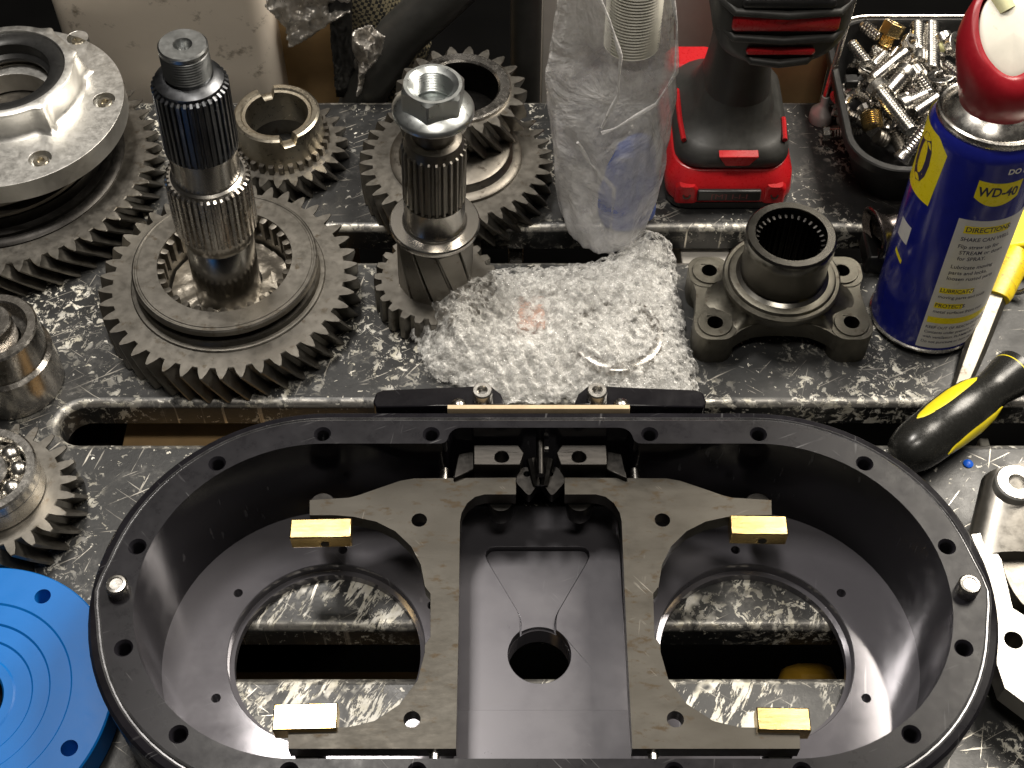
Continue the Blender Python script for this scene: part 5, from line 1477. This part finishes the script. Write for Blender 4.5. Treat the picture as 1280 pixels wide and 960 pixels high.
# hoses with silver tape
def P(px, py, y): return bgx(px, py, y)
mb = MB(); mb.tube([P(430, 190, 272), P(462, 100, 272), P(500, 45, 274), P(570, -20, 278), P(640, -90, 284)], [15, 17, 17, 17, 17], 24)
tag(mb.obj('black_hose', M['rubber'], None, P(470, 90, 272)), 'thick black rubber hose slanting up behind the bench', 'hose')
mb = MB(); mb.tube([P(450, 220, 292), P(478, 120, 292), P(500, 60, 300), P(420, -60, 310)], [14, 22, 24, 26], 32)
tag(mb.obj('braided_hose', M['braid'], None, P(460, 90, 300)), 'black hose with coarse braided cover behind the slanting rubber hose', 'hose')
def crumple(name, label, cat, poly, y, amp, mat, th=1.0, seedz=0):
    rows = 56
    xs = [p[0] for p in poly]; ys = [p[1] for p in poly]
    vs, fs, vid = [], [], {}
    for i in range(rows + 1):
        for j in range(rows + 1):
            px = min(xs) + (max(xs) - min(xs)) * i / rows; py = min(ys) + (max(ys) - min(ys)) * j / rows
            if inside((px, py), poly):
                yy = y + amp * mn.noise(Vector((px * .06, py * .06, seedz))) + amp * .25 * mn.noise(Vector((px * .17, py * .17, seedz + 4)))
                vid[(i, j)] = len(vs); vs.append(on_plane(px, py, yy))
    for (i, j) in list(vid):
        q = [(i, j), (i + 1, j), (i + 1, j + 1), (i, j + 1)]
        if all(k in vid for k in q): fs.append([vid[k] for k in q][::-1])
    mb = MB(); mb.add(vs, fs)
    o = mb.obj(name, mat, None, sum(vs, Vector()) / len(vs), smooth=60)
    s = o.modifiers.new('solid', 'SOLIDIFY'); s.thickness = th * .001
    return tag(o, label, cat)
crumple('silver_tape_wrap', 'crumpled silver tape wrapped over the hose ends at top left of centre', 'tape', [(330, 8), (352, -30), (440, -30), (440, 14), (410, 32), (388, 48), (362, 62), (356, 36)], 262, 9, M['tape'], 1.2, 1)
crumple('silver_tape_wrap', 'torn silver tape patch stuck on the slanting black hose', 'tape', [(440, 40), (462, 30), (482, 46), (476, 70), (458, 90), (452, 118), (446, 122), (448, 84), (440, 64)], 252, 12, M['tape'], 1.0, 3)
crumple('dark_plastic_strip', 'dark plastic strip hanging between the cardboard and the braided hose', 'strip', [(408, -20), (440, -20), (441, 60), (448, 122), (420, 124), (414, 60)], 264, 5, M['blackpl'], 1.2, 8)
# boxes on the lower shelf seen through the slots
def under(name, label, cat, x0, x1, y0_, y1_, zt, mat, bev=1.0):
    mb = MB(); mb.box(((x0 + x1) / 2, (y0_ + y1_) / 2, (zt - 169.9) / 2), (x1 - x0, y1_ - y0_, zt + 169.9))
    return tag(mb.obj(name, mat, None, ((x0 + x1) / 2, (y0_ + y1_) / 2, -170), bevel=bev), label, cat)
q0 = at(158, 530, -45); q1 = at(345, 530, -45)
under('cardboard_box', 'tan cardboard box below the bench seen through the middle slot', 'box', q0.x, q1.x + 60, -80, 60, -45, M['card'])
under('metal_canister', 'dull metal canister below the bench at the rounded slot end', 'canister', q0.x - 45, q0.x - 6, -60, 40, -60, M['gear_dark'], 8)
q0 = at(408, 300, -50)
under('cardboard_box', 'narrow tan box below the rear slot beside the large gear', 'box', q0.x - 60, q0.x + 18, 80, 190, -26, M['card'])
q0 = at(643, 305, -40); under('steel_bar', 'grey steel bar below the rear slot behind the pinion shaft', 'bar', q0.x - 4, q0.x + 6, 85, 170, -26, M['steel'])
q0 = at(846, 305, -40); q1 = at(905, 305, -40)
under('pale_box', 'pale box below the rear slot left of the yoke', 'box', q0.x, q1.x, 90, 180, -26, M['cardgrey'])
q0 = at(1010, 810, -60)
under('amber_bottle', 'amber plastic bottle below the bench seen through the right opening', 'bottle', q0.x - 18, q0.x + 18, -190, -150, -60, plain('amber', (.35, .2, .02), .4), 12)
q0 = at(440, 810, -60)
under('cardboard_box', 'shaded brown box below the bench seen through the left opening', 'box', q0.x - 110, q0.x + 70, -230, -130, -125, M['card'])
under('white_cap', 'small white cap below the right end of the middle slot', 'cap', at(1228, 540, -50).x - 3, at(1228, 540, -50).x + 3, -50, -5, -50, M['white'], 1)
# blue crumb on the bench
p = at(1210, 580, 0)
mb = MB(); mb.lathe([(2.4, .1), (3, .6), (2.2, 1.5), (.4, 2)], 12, (p.x, p.y)); tag(mb.obj('blue_crumb', plain('blue_plastic_bit', (.01, .12, .7), .4), None, (p.x, p.y, 0)), 'tiny blue plastic crumb on the bench near the screwdriver', 'crumb')
